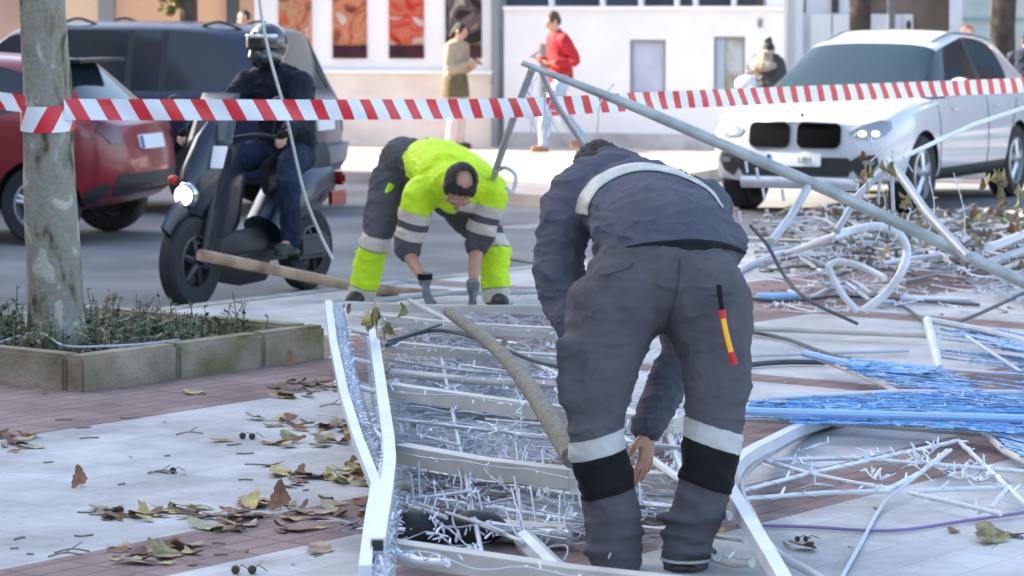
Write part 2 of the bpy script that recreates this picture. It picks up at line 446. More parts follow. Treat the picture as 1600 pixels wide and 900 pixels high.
for k, (a0, a1, z0, z1) in enumerate(cuts):
    f = MB(); t_ = .025
    fbox(f, a0, a0 + t_, z0, z1, -.12, -.02); fbox(f, a1 - t_, a1, z0, z1, -.12, -.02); fbox(f, a0 + t_, a1 - t_, z0, z0 + t_, -.12, -.02); fbox(f, a0 + t_, a1 - t_, z1 - t_, z1, -.12, -.02)
    fo = wpart(f, 'window', mt_grey if k else mt_white, wb, smooth=False)
    g = MB(); fbox(g, a0 + t_, a1 - t_, z0 + t_, z1 - t_, -.10, -.07); po = g.build('pane', mats[k], fo, smooth=False)
    for q in po.data.vertices: q.co -= Vector(wb.location)
    if k == 2:
        g = MB(); am = a0 + (a1 - a0) * .32
        fbox(g, a0 + t_, am, z0 + t_, z1 - t_, -.068, -.05); po = g.build('pane', M('blue_pane', (.42, .52, .60), .2), fo, smooth=False)
        for q in po.data.vertices: q.co -= Vector(wb.location)
# recessed grey-white building with pilasters px 1225..1335
def block(name, label, x0, x1, set_, mat, top=5.0, cat='building'):
    e = empty(name, label, cat, FP((fpx(x0, set_) + fpx(x1, set_)) / 2, set_)); m = MB()
    fbox(m, fpx(x0, set_), fpx(x1, set_), -.12, top, set_ - 4, set_); wpart(m, 'wall', mat, e, smooth=False); return e
e = block('pilaster_building', 'recessed pale lilac grey building with narrow dark windows', 1222, 1345, -1.6, mt_pale)
for x0, x1 in ((1268, 1300), (1302, 1334)):
    m = MB(); fbox(m, fpx(x0, -1.6), fpx(x1, -1.6), -.1, hz(22, x0, -1.6), -1.597, -1.5); wpart(m, 'pilaster', mt_white, e, smooth=False)
for x0, x1 in ((1249, 1258), (1299, 1310)):
    m = MB(); fbox(m, fpx(x0, -1.6), fpx(x1, -1.6), hz(20, x0, -1.6), hz(20, x0, -1.6) + 1.4, -1.597, -1.56); wpart(m, 'window', mt_dark, e, smooth=False)
m = MB(); fbox(m, fpx(1228, -1.6), fpx(1247, -1.6), hz(14, 1228, -1.6), 3.2, -1.597, -1.56); wpart(m, 'window', mt_glassd, e, smooth=False)
mt_brownw = M('brown_cladding', (.22, .165, .13), .7, var=.25, scale=2)
e = block('brown_building', 'brown clad shop front with a low white door panel', 1345, 1486, -2.2, mt_brownw)
for x0, x1 in ((1360, 1386), (1412, 1427)):
    m = MB(); fbox(m, fpx(x0, -2.2), fpx(x1, -2.2), -.1, hz(22, x0, -2.2), -2.197, -2.1); wpart(m, 'white_panel', mt_white, e, smooth=False)
m = MB(); fbox(m, fpx(1398, -2.2), fpx(1411, -2.2), -.1, hz(22, x0, -2.2), -2.197, -2.12); wpart(m, 'grey_panel', mt_pale, e, smooth=False)
m = MB(); m.ell(FP(fpx(1419, -2.08), -2.08, hz(39, 1419, -2.08)), (.03, .02, .06)); wpart(m, 'door_handle', mt_dark, e)
e = block('glass_building', 'pale glass shop front on a white column at the right edge', 1486, 1750, -1.9, M('pale_glass', (.50, .60, .60), .12, col2=(.62, .70, .66), scale=1.5, var=.1))
m = MB(); fbox(m, fpx(1486, -1.9), fpx(1504, -1.9), -.1, 5, -1.897, -1.6); wpart(m, 'column', mt_pale, e, smooth=False)
m = MB(); fbox(m, fpx(1504, -1.9), fpx(1750, -1.9), hz(31, 1510, -1.9), hz(28, 1510, -1.9), -1.897, -1.85); wpart(m, 'glazing_bar', M('green_bar', (.30, .42, .38), .4), e, smooth=False)
# peach building px -200..398
e = empty('peach_building', 'peach rendered building with dark posts and cream panels beyond the van', 'building', FP(fpx(100)))
m = MB(); fbox(m, fpx(-250), fpx(397), -.1, 4.6, -6, -.05); wpart(m, 'wall', mt_peach, e, smooth=False)
for x0, x1, mm in ((96, 156, M('cream_orange_panel', (.75, .55, .36), .7, var=.05, scale=1)), (-120, 34, M('shaded_peach_panel', (.50, .34, .27), .8, var=.15, scale=1.5))):  # edge panel: darker peach, the wall's shading put into its colour
    m = MB(); fbox(m, fpx(x0), fpx(x1), -.05, 4.4, -.047, .02); wpart(m, 'panel', mm, e, smooth=False)
for x0, x1 in ((157, 180), (357, 373)):
    m = MB(); fbox(m, fpx(x0), fpx(x1), -.05, 4.5, -.047, .06); wpart(m, 'post', mt_grey if x0 < 200 else M('slate_post', (.07, .085, .10), .5), e, smooth=False)
# tall block across the street that shades the plaza (out of the frame, left)
tb = MB()
fa = [Vector((-29.5, 45.0, 0)), Vector((-14.6, 26.2, 0)), Vector((-14.6, -20, 0)), Vector((-45, -20, 0)), Vector((-45, 45, 0))]
HB = 13.8
tb.add([p + ZUP * -.2 for p in fa] + [p + ZUP * HB for p in fa], [(0, 1, 6, 5), (1, 2, 7, 6), (2, 3, 8, 7), (3, 4, 9, 8), (4, 0, 5, 9), (5, 6, 7, 8, 9)])
e = empty('apartment_block', 'tall cream apartment block across the street', 'building', (-30, 12, 0))
wpart(tb, 'wall', M('beige_render', (.50, .43, .35), .8, var=.08, scale=.6), e, smooth=False)
m = MB()
for fl in range(4):
    for k in range(11): m.box((-14.57, -17 + k * 4, 2.2 + fl * 3.1), (.1, 1.5, 1.6))
wpart(m, 'window', mt_glassd, e, smooth=False, kind='stuff')
e = empty('added_reflected_building', 'added brown brick building, unseen at right, darkening the white car window reflections', 'building', (20, 48, 0))  # added out of view so the car's side windows reflect something dark
m = MB(); m.box((20, 50, 5.4), (18, 12, 11)); wpart(m, 'wall', M('brown_brick', (.20, .12, .085), .85, var=.3, scale=1.2, detail=8), e, smooth=False)
for fl in range(3):
    for k in range(5): m = MB(); m.box((12.6 + k * 3.6, 43.97, 2.2 + fl * 3.3), (1.5, .1, 1.7)); wpart(m, 'window', mt_glassd, e, smooth=False)
# ------------------------------------------------------------------ street trees seen against the facades
mt_darkbark = M('dark_bark', (0.045, 0.035, 0.03), .9, col2=(.075, .06, .05), var=.3, scale=6, bump=.8, bscale=20)
mt_leafg = M('leaf_green', (0.13, 0.15, 0.035), .6, col2=(.26, .20, .05), var=.3, scale=6)
def leaf_cloud(m, c, r, n, size, seed=1):
    rnd = random.Random(seed)
    for i in range(n):
        while True:
            p = Vector((rnd.uniform(-1, 1), rnd.uniform(-1, 1), rnd.uniform(-1, 1)))
            if p.length < 1: break
        p = Vector(c) + Vector((p.x * r[0], p.y * r[1], p.z * r[2]))
        a = Vector((rnd.gauss(0, 1), rnd.gauss(0, 1), rnd.gauss(0, 1))).normalized(); b = a.orthogonal().normalized(); cc = a.cross(b)
        s = size * rnd.uniform(.6, 1.3)
        m.add([p + b * s * .6, p + cc * s * .45 + a * s * .1, p - b * s * .6, p - cc * s * .45 + a * s * .1], [(0, 1, 2, 3)])
def street_tree(base, r0, r1, label, lean=(0, 0), top=4.2, crown=True, seed=1, extra=None):
    e = empty('street_tree', label, 'tree', base); rnd = random.Random(seed)
    m = MB(); pts = []
    for k in range(9):
        t = k / 8; pts.append(Vector(base) + Vector((lean[0] * t, lean[1] * t, top * t - .05)) + Vector((rnd.uniform(-.01, .01), rnd.uniform(-.01, .01), 0)))
    m.tube(pts, [r0 * 1.25] + [r0 + (r1 - r0) * k / 8 for k in range(1, 9)], n=14)
    topc = pts[-1]; tips = []
    for k in range(7):
        a = k * .9 + seed; L = rnd.uniform(1.2, 2.1)
        p = [topc - ZUP * .15, topc + Vector((math.cos(a) * L * .4, math.sin(a) * L * .4, L * .5)), topc + Vector((math.cos(a) * L * .8, math.sin(a) * L * .8, L * 1.2))]
        m.tube(curve(p, 4), [r1 * .55 * (1 - j / 9 * .8) for j in range(9)], n=7); tips.append(p[-1])
    wpart(m, 'trunk', mt_darkbark, e)
    m = MB()
    for q in tips: leaf_cloud(m, q, (.8, .8, .6), 160, .13, seed + int(q.x * 100))
    if extra: extra(m)
    wpart(m, 'crown', mt_leafg, e, smooth=False); return e
def hang(m): leaf_cloud(m, FP(fpx(268, 1.4), 1.4, hz(4, 268, 1.4)), (.17, .15, .17), 46, .13, 5)
street_tree(FP(fpx(297, 1.4), 1.4, 0), .12, .10, 'dark trunked street tree with a low leaf cluster beyond the van', seed=3, extra=hang)
street_tree(FP(fpx(1342, .6), .6, 0), .135, .13, 'dark trunked street tree against the brown shop front', seed=4)
street_tree(FP(fpx(1567, 1.2), 1.2, 0), .15, .14, 'dark trunked street tree at the far right before the glass shop', seed=5)
lp = empty('lamp_post', 'slim dark post between the two trees at the brown shop front', 'post', FP(fpx(1391, .8), .8, 0))
m = MB(); p0 = FP(fpx(1391, .8), .8, 0); m.tube([p0, p0 + ZUP * 5], .05, n=12); m.tube([p0, p0 + ZUP * .3], .075, n=12); wpart(m, 'pole', M('post_grey', (.10, .11, .12), .5), lp)
m = MB(); m.ell(p0 + ZUP * 5.1, (.2, .2, .14)); wpart(m, 'lantern', mt_grey, lp)

# ------------------------------------------------------------------ planter with the mottled plane tree
P0 = G(128, 614, 0); P0.z = 0
SL = 1.66
pl = empty('tree_planter', 'square stone kerbed planter around the plane tree', 'planter', P0)
sV, sU = V, U
corn = [P0, P0 + sU * SL, P0 + sU * SL + sV * SL, P0 + sV * SL]
TH, HT = .11, .165
blocks = {0: [0, .62, 1.2, SL], 1: [TH + .003, .8, SL - TH - .003], 2: [0, .55, 1.1, SL], 3: [TH + .003, .35, 1.0, SL - TH - .003]}
dirs = [(sU, sV), (sV, -sU), (-sU, -sV), (-sV, sU)]
for k in range(4):
    du, dn = dirs[k]; br_ = blocks[k]
    for i in range(len(br_) - 1):
        a, b = br_[i] + .002, br_[i + 1] - .002
        m = MB(); m.box(corn[k] + du * (a + b) / 2 + dn * (TH / 2) + ZUP * (HT / 2 - .01), (b - a, TH, HT + .02), (du, dn, ZUP), bev=.016)
        wpart(m, 'kerb_block', mt_moss if (k, i) in ((0, 1), (0, 2), (1, 0)) else mt_planter, pl)
m = MB(); m.add([c + (sU * (1 if i in (0, 3) else -1) + sV * (1 if i in (0, 1) else -1)) * .05 + ZUP * .085 for i, c in enumerate(corn)], [(0, 1, 2, 3)])
wpart(m, 'soil', mt_soil, pl, smooth=False)
def bark_mat():
    m = bpy.data.materials.new('plane_bark'); m.use_nodes = True; n = m.node_tree; b = n.nodes['Principled BSDF']
    tc = n.nodes.new('ShaderNodeTexCoord'); mp = n.nodes.new('ShaderNodeMapping'); mp.inputs['Scale'].default_value = (1, 1, .55); n.links.new(tc.outputs['Object'], mp.inputs[0])
    no = n.nodes.new('ShaderNodeTexNoise'); no.inputs['Scale'].default_value = 9; no.inputs['Detail'].default_value = 6; no.inputs['Distortion'].default_value = .6; n.links.new(mp.outputs[0], no.inputs['Vector'])
    cr = n.nodes.new('ShaderNodeValToRGB'); cr.color_ramp.interpolation = 'EASE'; e = cr.color_ramp.elements
    e[0].position = .36; e[0].color = (.06, .05, .034, 1); e[1].position = .64; e[1].color = (.42, .39, .33, 1)
    for p, c in ((.41, (.17, .15, .105, 1)), (.47, (.24, .22, .175, 1)), (.58, (.25, .235, .19, 1))): q = e.new(p); q.color = c
    n.links.new(no.outputs['Fac'], cr.inputs[0])
    n2 = n.nodes.new('ShaderNodeTexNoise'); n2.inputs['Scale'].default_value = 45; n2.inputs['Detail'].default_value = 6; n.links.new(tc.outputs['Object'], n2.inputs['Vector'])
    c = mixc(n, .55, cr.outputs[0], n2.outputs['Color'], 'SOFT_LIGHT'); n.links.new(c, b.inputs['Base Color']); b.inputs['Roughness'].default_value = .85
    bp = n.nodes.new('ShaderNodeBump'); bp.inputs['Strength'].default_value = 1.0; bp.inputs['Distance'].default_value = .02
    n.links.new(math_node(n, 'ADD', no.outputs['Fac'], math_node(n, 'MULTIPLY', n2.outputs['Fac'], .4)), bp.inputs['Height']); n.links.new(bp.outputs[0], b.inputs['Normal'])
    return m
TB = G(89, 540, .085); TT = D(67, 0, TB.y)
tr = empty('plane_tree', 'mottled grey plane tree with tape tied round its trunk', 'tree', TB)
def tree_c(z): return TB + (TT - TB) * ((z - TB.z) / (TT.z - TB.z))
def tree_r(z): return .107 + .034 * max(0, 1 - z / 1.75) + .045 * max(0, 1 - z / .28) ** 2
m = MB(); vs = []; fs = []; NN = 40; K = 110
for k in range(K + 1):
    z = .03 + (4.3 - .03) * k / K; c = tree_c(z)
    for i in range(NN):
        a = 2 * math.pi * i / NN; d = Vector((math.cos(a), math.sin(a), 0))
        nn = noise.noise(Vector((d.x * 1.6, d.y * 1.6, z * 2.2)) + Vector((3, 1, 7))) * .011 + noise.noise(Vector((d.x * 5, d.y * 5, z * 9))) * .004
        kn = 0
        for kz, ka, kr in ((1.55, -2.2, .012), (.95, -1.1, .014), (.62, -1.5, .012), (.30, -1.7, .02), (.75, -2.4, .01)):
            da = math.atan2(math.sin(a - ka), math.cos(a - ka)) * .12; kn += kr * math.exp(-((z - kz) ** 2 + da * da) / .0009)
        vs.append(c + d * (tree_r(z) + nn + kn))
for k in range(K):
    for i in range(NN): fs.append((k * NN + i, k * NN + (i + 1) % NN, (k + 1) * NN + (i + 1) % NN, (k + 1) * NN + i))
fs.append([K * NN + i for i in range(NN)])
m.add(vs, fs)
tips = []; tc_ = tree_c(4.25)
for k in range(6):
    a = k * 1.05; L = 1.6 + .3 * math.sin(k * 2)
    p = [tc_ - ZUP * .2, tc_ + Vector((math.cos(a) * .5, math.sin(a) * .5, .7)), tc_ + Vector((math.cos(a) * L, math.sin(a) * L, 2.0))]
    m.tube(curve(p, 5), [.06 * (1 - j / 12) for j in range(11)], n=8); tips.append(p[-1])
wpart(m, 'trunk', bark_mat(), tr)
m = MB()
for k, q in enumerate(tips): leaf_cloud(m, q, (.8, .8, .7), 200, .15, 50 + k)
wpart(m, 'crown', mt_leafg, tr, smooth=False)

# ------------------------------------------------------------------ barrier tape
def tape_mat():
    m = bpy.data.materials.new('striped_tape'); m.use_nodes = True; n = m.node_tree; b = n.nodes['Principled BSDF']
    uvn = n.nodes.new('ShaderNodeUVMap'); sep = n.nodes.new('ShaderNodeSeparateXYZ'); n.links.new(uvn.outputs[0], sep.inputs[0])
    q = math_node(n, 'FRACT', math_node(n, 'ADD', sep.outputs[0], math_node(n, 'MULTIPLY', sep.outputs[1], -.38)))
    n.links.new(mixc(n, math_node(n, 'LESS_THAN', q, .46), (.72, .74, .78), (.62, .015, .03)), b.inputs['Base Color']); b.inputs['Roughness'].default_value = .32
    return m
mt_tape = tape_mat()
def ribbon(name, pts, up, width, parent, period=.152, u0=0.0, flip=1, cup=.006):
    vs = []; fs = []; uvs = []; L = u0; rows = 5
    for i, p in enumerate(pts):
        if i: L += (Vector(p) - Vector(pts[i - 1])).length / period
        t = (Vector(pts[min(i + 1, len(pts) - 1)]) - Vector(pts[max(0, i - 1)])).normalized(); nrm = t.cross(Vector(up[i])).normalized()
        for j in range(rows):
            v_ = j / (rows - 1); vs.append(Vector(p) + Vector(up[i]) * (v_ - .5) * width + nrm * (cup * math.sin(v_ * math.pi + i * .7)))
            uvs.append((L, 1 - v_ if flip > 0 else v_))
    for i in range(len(pts) - 1):
        for j in range(rows - 1): a = i * rows + j; fs.append((a, a + rows, a + rows + 1, a + 1))
    me = bpy.data.meshes.new(name); me.from_pydata([tuple(q) for q in vs], [], fs); ul = me.uv_layers.new(name='UVMap')
    for lp_ in me.loops: ul.data[lp_.index].uv = uvs[lp_.vertex_index]
    o = link(name, me, mt_tape, parent); to_local(o); return o
tp = empty('barrier_tape', 'red and white striped barrier tape tied to the plane tree', 'barrier tape', tree_c(1.2))
k_ = [(100, 171, 13.86), (300, 171.5, 14.0), (500, 171.5, 14.25), (800, 168.5, 15.2), (1000, 158.5, 16.1), (1250, 147.5, 17.6), (1600, 133, 19.8), (1760, 125, 20.8)]
cp = curve([D(a, b, y) for a, b, y in k_], 12)
ups = [(Vector((0, .08 * math.sin(i * .45), 1))).normalized() for i in range(len(cp))]
ribbon('strip', cp, ups, .102, tp)
cp = curve([D(42, 163, 13.88), D(20, 160, 13.9), D(-60, 152, 13.95), D(-200, 150, 14.1)], 8)
ribbon('strip', cp, [Vector((0, .3 - .02 * i, 1)).normalized() for i in range(len(cp))], .085, tp, u0=.3, flip=-1)
pp = []; uu = []
for i in range(33):
    a = math.pi * 2 * i / 32 + 1.2; z = 1.20 + .012 * math.sin(a)
    pp.append(tree_c(z) + Vector((math.cos(a), math.sin(a), 0)) * (tree_r(z) + .012)); uu.append(ZUP)
ribbon('trunk_wrap', pp, uu, .125, tp, flip=-1, cup=.002, period=.2)
# second layer of the tape, tilted, makes the slanted stripes at the knot
# ------------------------------------------------------------------ weeds, twigs, leaves
def leaf_shape(size, rnd, curl=.3):
    """plane-tree leaf: five pointed lobes, curled, as vertices in local xy with z curl"""
    out = []; N = 30
    for i in range(N):
        a = 2 * math.pi * i / N
        r = .42 + .36 * max(0, math.cos(2.5 * (a - math.pi / 2))) ** 1.0 * (1 if a < math.pi * 1.35 or a > math.pi * 1.65 else .3)
        r *= rnd.uniform(.86, 1.08)
        out.append((math.cos(a) * r * size, math.sin(a) * r * size))
    ph = rnd.uniform(0, 6.28); cx, cy = math.cos(ph), math.sin(ph)
    def z(x, y): q = (x * cx + y * cy) / size; q2 = (-x * cy + y * cx) / size; return size * (curl * q * q * 1.6 + curl * .5 * q2 * abs(q2))
    vs = [Vector((0, 0, 0))]
    for s_ in (.5, 1):
        for x, y in out: vs.append(Vector((x * s_, y * s_, z(x * s_, y * s_) + rnd.uniform(-.02, .02) * size)))
    fs = []
    for i in range(N):
        j = (i + 1) % N; fs.append((0, 1 + i, 1 + j)); fs.append((1 + i, 1 + N + i, 1 + N + j, 1 + j))
    return vs, fs
lc = {'tan': M('leaf_tan', (.33, .25, .165), .7, var=.3, scale=25), 'brown': M('leaf_brown', (.17, .085, .045), .75, var=.4, scale=22),
      'rust': M('leaf_rust', (.26, .12, .065), .7, var=.3, scale=22), 'yellow': M('leaf_yellow', (.42, .33, .12), .65, var=.3, scale=22),
      'green': M('leaf_dull_green', (.16, .14, .06), .7, col2=(.32, .27, .12), scale=25, var=.3), 'pale': M('leaf_pale_green', (.34, .34, .20), .65, var=.2, scale=22)}
def put_leaf(p, size, key, label, tilt=(0, 0), rz=0.0, curl=.35, group='single fallen leaves on the paving', name='fallen_leaf'):
    rnd = random.Random(int(p.x * 1000) + int(p.y * 777)); vs, fs = leaf_shape(size, rnd, curl)
    R = Matrix.Rotation(rz, 3, 'Z') @ Matrix.Rotation(tilt[0], 3, 'X') @ Matrix.Rotation(tilt[1], 3, 'Y')
    vs = [R @ q for q in vs]; mn = min(q.z for q in vs); vs = [q - ZUP * (mn - .003) for q in vs]
    m = MB(); m.add(vs, fs)
    # stalk
    st = R @ Vector((0, -size * .5, 0)) - ZUP * (mn - .004); m.tube([Vector((0, 0, -mn + .004)), st, st + Vector((rnd.uniform(-.4, .4), -.5, 0)) * size], size * .02, n=5)
    o = m.build(name, lc[key], None); o.location = p; return setp(o, label=label, category='leaf', group=group)
LV = [(125, 762, .055, 'rust', 'small rust leaf standing upright alone on the white paving', (1.1, .2), .3), (28, 694, .09, 'brown', 'dark brown leaf at the left edge of the white paving', (.2, .1), 1), (52, 700, .07, 'pale', 'pale green leaf lying by the dark leaf at the left edge', (.1, 0), 2),
      (302, 614, .09, 'yellow', 'yellow leaf on the pink paving in front of the planter', (.15, 0), .5), (400, 656, .07, 'tan', 'thin curled tan leaf between seed balls and leaf heap', (.1, .3), .9), (445, 622, .085, 'yellow', 'yellow leaf just past the planter corner', (.3, 0), 1.5),
      (500, 600, .06, 'brown', 'brown leaf against the frame left of the top rail', (.2, .2), 2.5), (450, 686, .075, 'green', 'olive leaf on the left of the leaf heap', (.8, .2), .4), (466, 672, .07, 'rust', 'rust leaf leaning on the olive leaf', (.9, -.3), 1.4),
      (508, 668, .09, 'rust', 'large rust leaf near the left rail', (.25, 0), 3.2), (525, 662, .06, 'pale', 'pale leaf lying on the rust leaf by the left rail', (.2, .2), .1), (345, 690, .06, 'yellow', 'yellow leaf beside the pair of seed balls', (.1, 0), 2.2),
      (440, 742, .095, 'yellow', 'yellow brown leaf at the left of the long leaf row', (.3, .1), .5), (490, 748, .08, 'brown', 'dark brown leaf in the middle of the long leaf row', (.2, .3), 1.9), (530, 744, .095, 'tan', 'tan leaf at the right end of the long leaf row', (.4, .1), 2.8), (562, 742, .08, 'yellow', 'yellow leaf tucked against the inner left rail', (.8, .1), .8),
      (438, 796, .07, 'rust', 'upright folded rust leaf on the pink band', (1.15, .1), .2), (400, 792, .085, 'rust', 'flat rust leaf left of the upright folded leaf', (.1, .1), 1.2), (485, 802, .10, 'tan', 'pale tan leaf between upright leaf and rail', (.25, 0), 2.0), (520, 800, .07, 'pale', 'pale leaf close to the rail above the pink bricks', (.3, .1), .6),
      (330, 826, .10, 'pale', 'large pale green leaf on the edge of the pink bricks', (.2, 0), 1.1), (375, 812, .09, 'tan', 'tan leaf above the large pale green leaf', (.2, .2), 2.6), (220, 806, .10, 'brown', 'long brown leaf in the middle of the white paving', (.3, .1), 3.0), (180, 808, .085, 'brown', 'curled brown leaf left of the long brown leaf', (.2, .3), .4), (262, 800, .085, 'yellow', 'yellow leaf right of the long brown leaf', (.5, .0), 1.4), (300, 796, .09, 'pale', 'faded pale leaf at the end of the middle leaf row', (.15, .1), 2.1),
      (262, 868, .11, 'green', 'big olive green leaf on pink bricks at the bottom left', (.4, 0), .7), (210, 880, .09, 'tan', 'tan leaf at the bottom left of the pink bricks', (.2, .1), 1.7), (285, 856, .09, 'tan', 'crisp tan leaf behind the big olive leaf', (.5, .2), 2.9), (500, 862, .085, 'tan', 'lone tan leaf by the rail end on white paving', (.6, .1), .3),
      (1258, 860, .075, 'brown', 'curled dark brown leaf right of the arched rail', (.1, .5), .9), (1548, 846, .11, 'green', 'big yellow green leaf at the bottom right', (.95, .1), .2), (1575, 838, .085, 'rust', 'orange leaf behind the big yellow green leaf', (.6, .3), 1.4), (1490, 832, .04, 'rust', 'tiny rust leaf left of the big yellow green leaf', (.2, 0), .3),
      (1565, 488, .07, 'yellow', 'yellow leaf on the ground above the blue star', (.7, 0), 1.1), (455, 572, .06, 'rust', 'rust leaf leaning against the planter', (1.1, 0), .5), (1215, 480, .06, 'brown', 'brown leaf right of the bending worker hip', (.2, 0), 1.0)]
for a, b, s_, key, lab, tl, rz_ in LV:
    p = G(a, b, 0); put_leaf(p, s_ * 1.15, key, lab, (tl[0] * (.9 if tl[0] > .95 else .35), tl[1] * .5), rz_, curl=.2)
# litter of small bits
m = MB(); rnd = random.Random(11)
def litter(m, n, px, py, smin, smax, rnd, h=0.0):
    for i in range(n):
        p = G(rnd.uniform(*px), rnd.uniform(*py), h)
        vs, fs = leaf_shape(rnd.uniform(smin, smax), rnd, rnd.uniform(.1, .4))
        R = Matrix.Rotation(rnd.uniform(0, 6.28), 3, 'Z') @ Matrix.Rotation(rnd.gauss(0, .14), 3, 'X') @ Matrix.Rotation(rnd.gauss(0, .14), 3, 'Y')
        vs = [R @ q for q in vs]; mn = min(q.z for q in vs); m.mi = rnd.randrange(5); m.add([q + p - ZUP * (mn - .002) for q in vs], fs)
litter(m, 18, (430, 560), (595, 625), .04, .08, rnd); litter(m, 26, (420, 560), (655, 700), .04, .085, rnd); litter(m, 20, (420, 575), (728, 762), .04, .09, rnd); litter(m, 34, (340, 580), (782, 835), .04, .09, rnd); litter(m, 16, (150, 340), (795, 815), .03, .08, rnd); litter(m, 10, (180, 300), (850, 890), .03, .08, rnd); litter(m, 12, (0, 60), (680, 710), .03, .07, rnd); litter(m, 16, (0, 500), (600, 900), .008, .018, rnd)
litter(m, 12, (540, 900), (500, 560), .03, .06, rnd); litter(m, 45, (620, 1150), (560, 890), .03, .06, rnd); litter(m, 16, (1180, 1600), (420, 890), .012, .03, rnd); litter(m, 60, (1330, 1600), (330, 420), .03, .08, rnd); litter(m, 40, (1180, 1600), (400, 500), .02, .05, rnd)
litter(m, 14, (560, 900), (440, 500), .03, .07, rnd)
m.build('leaf_litter', [lc['brown'], lc['tan'], lc['rust'], lc['yellow'], lc['green']], None, label='scattered small brown and yellow leaf scraps over the paving', category='leaves', kind='stuff')
m = MB()
for i in range(34):
    p = G(rnd.uniform(0, 520), rnd.uniform(600, 880)); a = rnd.gauss(.2, .5); L = rnd.uniform(.02, .09); d = Vector((math.cos(a), math.sin(a), 0)) * L
    m.tube([p + ZUP * .004, p + d * .5 + ZUP * .004 + Vector((rnd.gauss(0, .006), rnd.gauss(0, .01), 0)), p + d + ZUP * .004], .003, n=5)
for px, py in ((75, 872), (85, 866), (230, 742), (275, 681), (500, 637)):
    p = G(px, py); m.tube(curve([p + ZUP * .005, p + Vector((.05, .03, .012)), p + Vector((.11, .0, .01))], 4), .003, n=5); m.tube([p + Vector((.05, .03, .012)), p + Vector((.08, .05, .03))], .002, n=5)
m.build('twigs', mt_bark_dead, None, label='thin broken twigs scattered on the white paving', category='twigs', kind='stuff')
for px, py, lab in ((379, 686, 'left seed ball of the pair on the white paving'), (394, 687, 'right seed ball of the pair on the white paving'), (368, 897, 'left seed ball of the pair at the bottom edge'), (394, 897, 'right seed ball of the pair at the bottom edge'), (270, 740, 'small dark seed ball lying alone on the white paving'), (1246, 846, 'left seed ball of the tiny pair right of the arched rail'), (1259, 846, 'right seed ball of the tiny pair right of the arched rail')):
    r = .0135 if px != 270 else .012
    if px > 1000: r = .009
    m = MB(); m.ell((0, 0, r), (r, r, r), nu=12, nv=8); m.tube([(0, 0, r), (.02, .01, r * 2), (.045, .0, .01)], .0015, n=4)
    o = m.build('seed_ball', mt_soil if px == 270 else M('seed_brown', (.10, .075, .045), .9, bump=1, bscale=200)); o.location = G(px, py); setp(o, label=lab, category='seed ball', group='plane tree seed balls')
# weeds in the planter
wd = MB(); rnd = random.Random(5); cen = sum(corn, Vector()) / 4
for i in range(330):
    a_, b_ = rnd.uniform(.16, SL - .16), rnd.uniform(.16, SL - .16); p = P0 + sU * a_ + sV * b_ + ZUP * .085
    if (p - TB).xy.length < .2: continue
    hgt = rnd.uniform(.05, .19) * (1.6 if rnd.random() < .08 else 1); q = p + Vector((rnd.gauss(0, .03), rnd.gauss(0, .03), hgt))
    wd.mi = 0 if rnd.random() < .72 else 1; wd.tube([p, (p + q) / 2 + Vector((rnd.gauss(0, .01), 0, 0)), q], .0022, n=4)
    for k in range(rnd.randint(6, 12)):
        c = p + (q - p) * rnd.uniform(.1, 1); a = rnd.uniform(0, 6.28); s_ = rnd.uniform(.014, .044); d = Vector((math.cos(a), math.sin(a), rnd.uniform(-.2, .7))).normalized(); b = d.cross(ZUP).normalized()
        wd.add([c, c + d * s_ * .6 + b * s_ * .35, c + d * s_ * 1.3, c + d * s_ * .6 - b * s_ * .35], [(0, 1, 2, 3)])
for px, py, hh in ((14, 500, .2), (40, 500, .17), (225, 500, .15), (230, 505, .12)):
    p = G(px, py + 20, .085)
    for k in range(24):
        c = p + Vector((rnd.gauss(0, .035), rnd.gauss(0, .05), rnd.uniform(.02, hh))); a = rnd.uniform(0, 6.28); s_ = .035; d = Vector((math.cos(a), math.sin(a), .3)).normalized(); b = d.cross(ZUP).normalized()
        wd.mi = 0; wd.add([c, c + d * s_ * .6 + b * s_ * .4, c + d * s_ * 1.3, c + d * s_ * .6 - b * s_ * .4], [(0, 1, 2, 3)])
wd.build('weeds', [M('weed_green', (.045, .075, .02), .6, var=.4, scale=30), M('dry_stem', (.25, .20, .12), .8)], None, smooth=False, label='low green weeds and dry stems filling the tree planter', category='weeds', kind='stuff')
# tall single weed standing up behind the planter
m = MB(); p = G(226, 545, .085); q = D(224, 440, p.y)
# ------------------------------------------------------------------ fallen light decorations
def P3(lst):
    """[(px, py, height above ground)] -> world points"""
    return [G(a, b, h) for a, b, h in lst]
def leds(m, path, step, rnd, size=.02, spread=.6, every=1.0, upb=.3):
    path = [Vector(p) for p in path]
    for i in range(len(path) - 1):
        L = (path[i + 1] - path[i]).length; n = max(1, int(L / step))
        for k in range(n):
            if rnd.random() > every: continue
            p = path[i].lerp(path[i + 1], (k + rnd.random()) / n)
            d = Vector((rnd.gauss(0, 1), rnd.gauss(0, 1), rnd.gauss(upb, 1))).normalized(); s_ = size * rnd.uniform(.7, 1.3)
            m.tube([p, p + d * s_ * .55, p + d * s_ * 1.9, p + d * s_ * 2.3], [s_ * .26, s_ * .30, s_ * .20, s_ * .05], n=6)
def wrapwire(m, path, r, pitch, wr, rnd):
    """thin cable wound round a bar"""
    path = [Vector(p) for p in path]; out = []; ph = rnd.uniform(0, 6)
    for i in range(len(path) - 1):
        d = path[i + 1] - path[i]; L = d.length; d.normalize(); x = d.orthogonal().normalized(); y = d.cross(x); n = max(2, int(L / pitch * 8))
        for k in range(n):
            a = ph + 2 * math.pi * k / 8; out.append(path[i] + d * (L * k / n) + x * math.cos(a) * r + y * math.sin(a) * r)
        ph += 2 * math.pi * n / 8
    m.tube(out, wr, n=4)
rnd = random.Random(3)
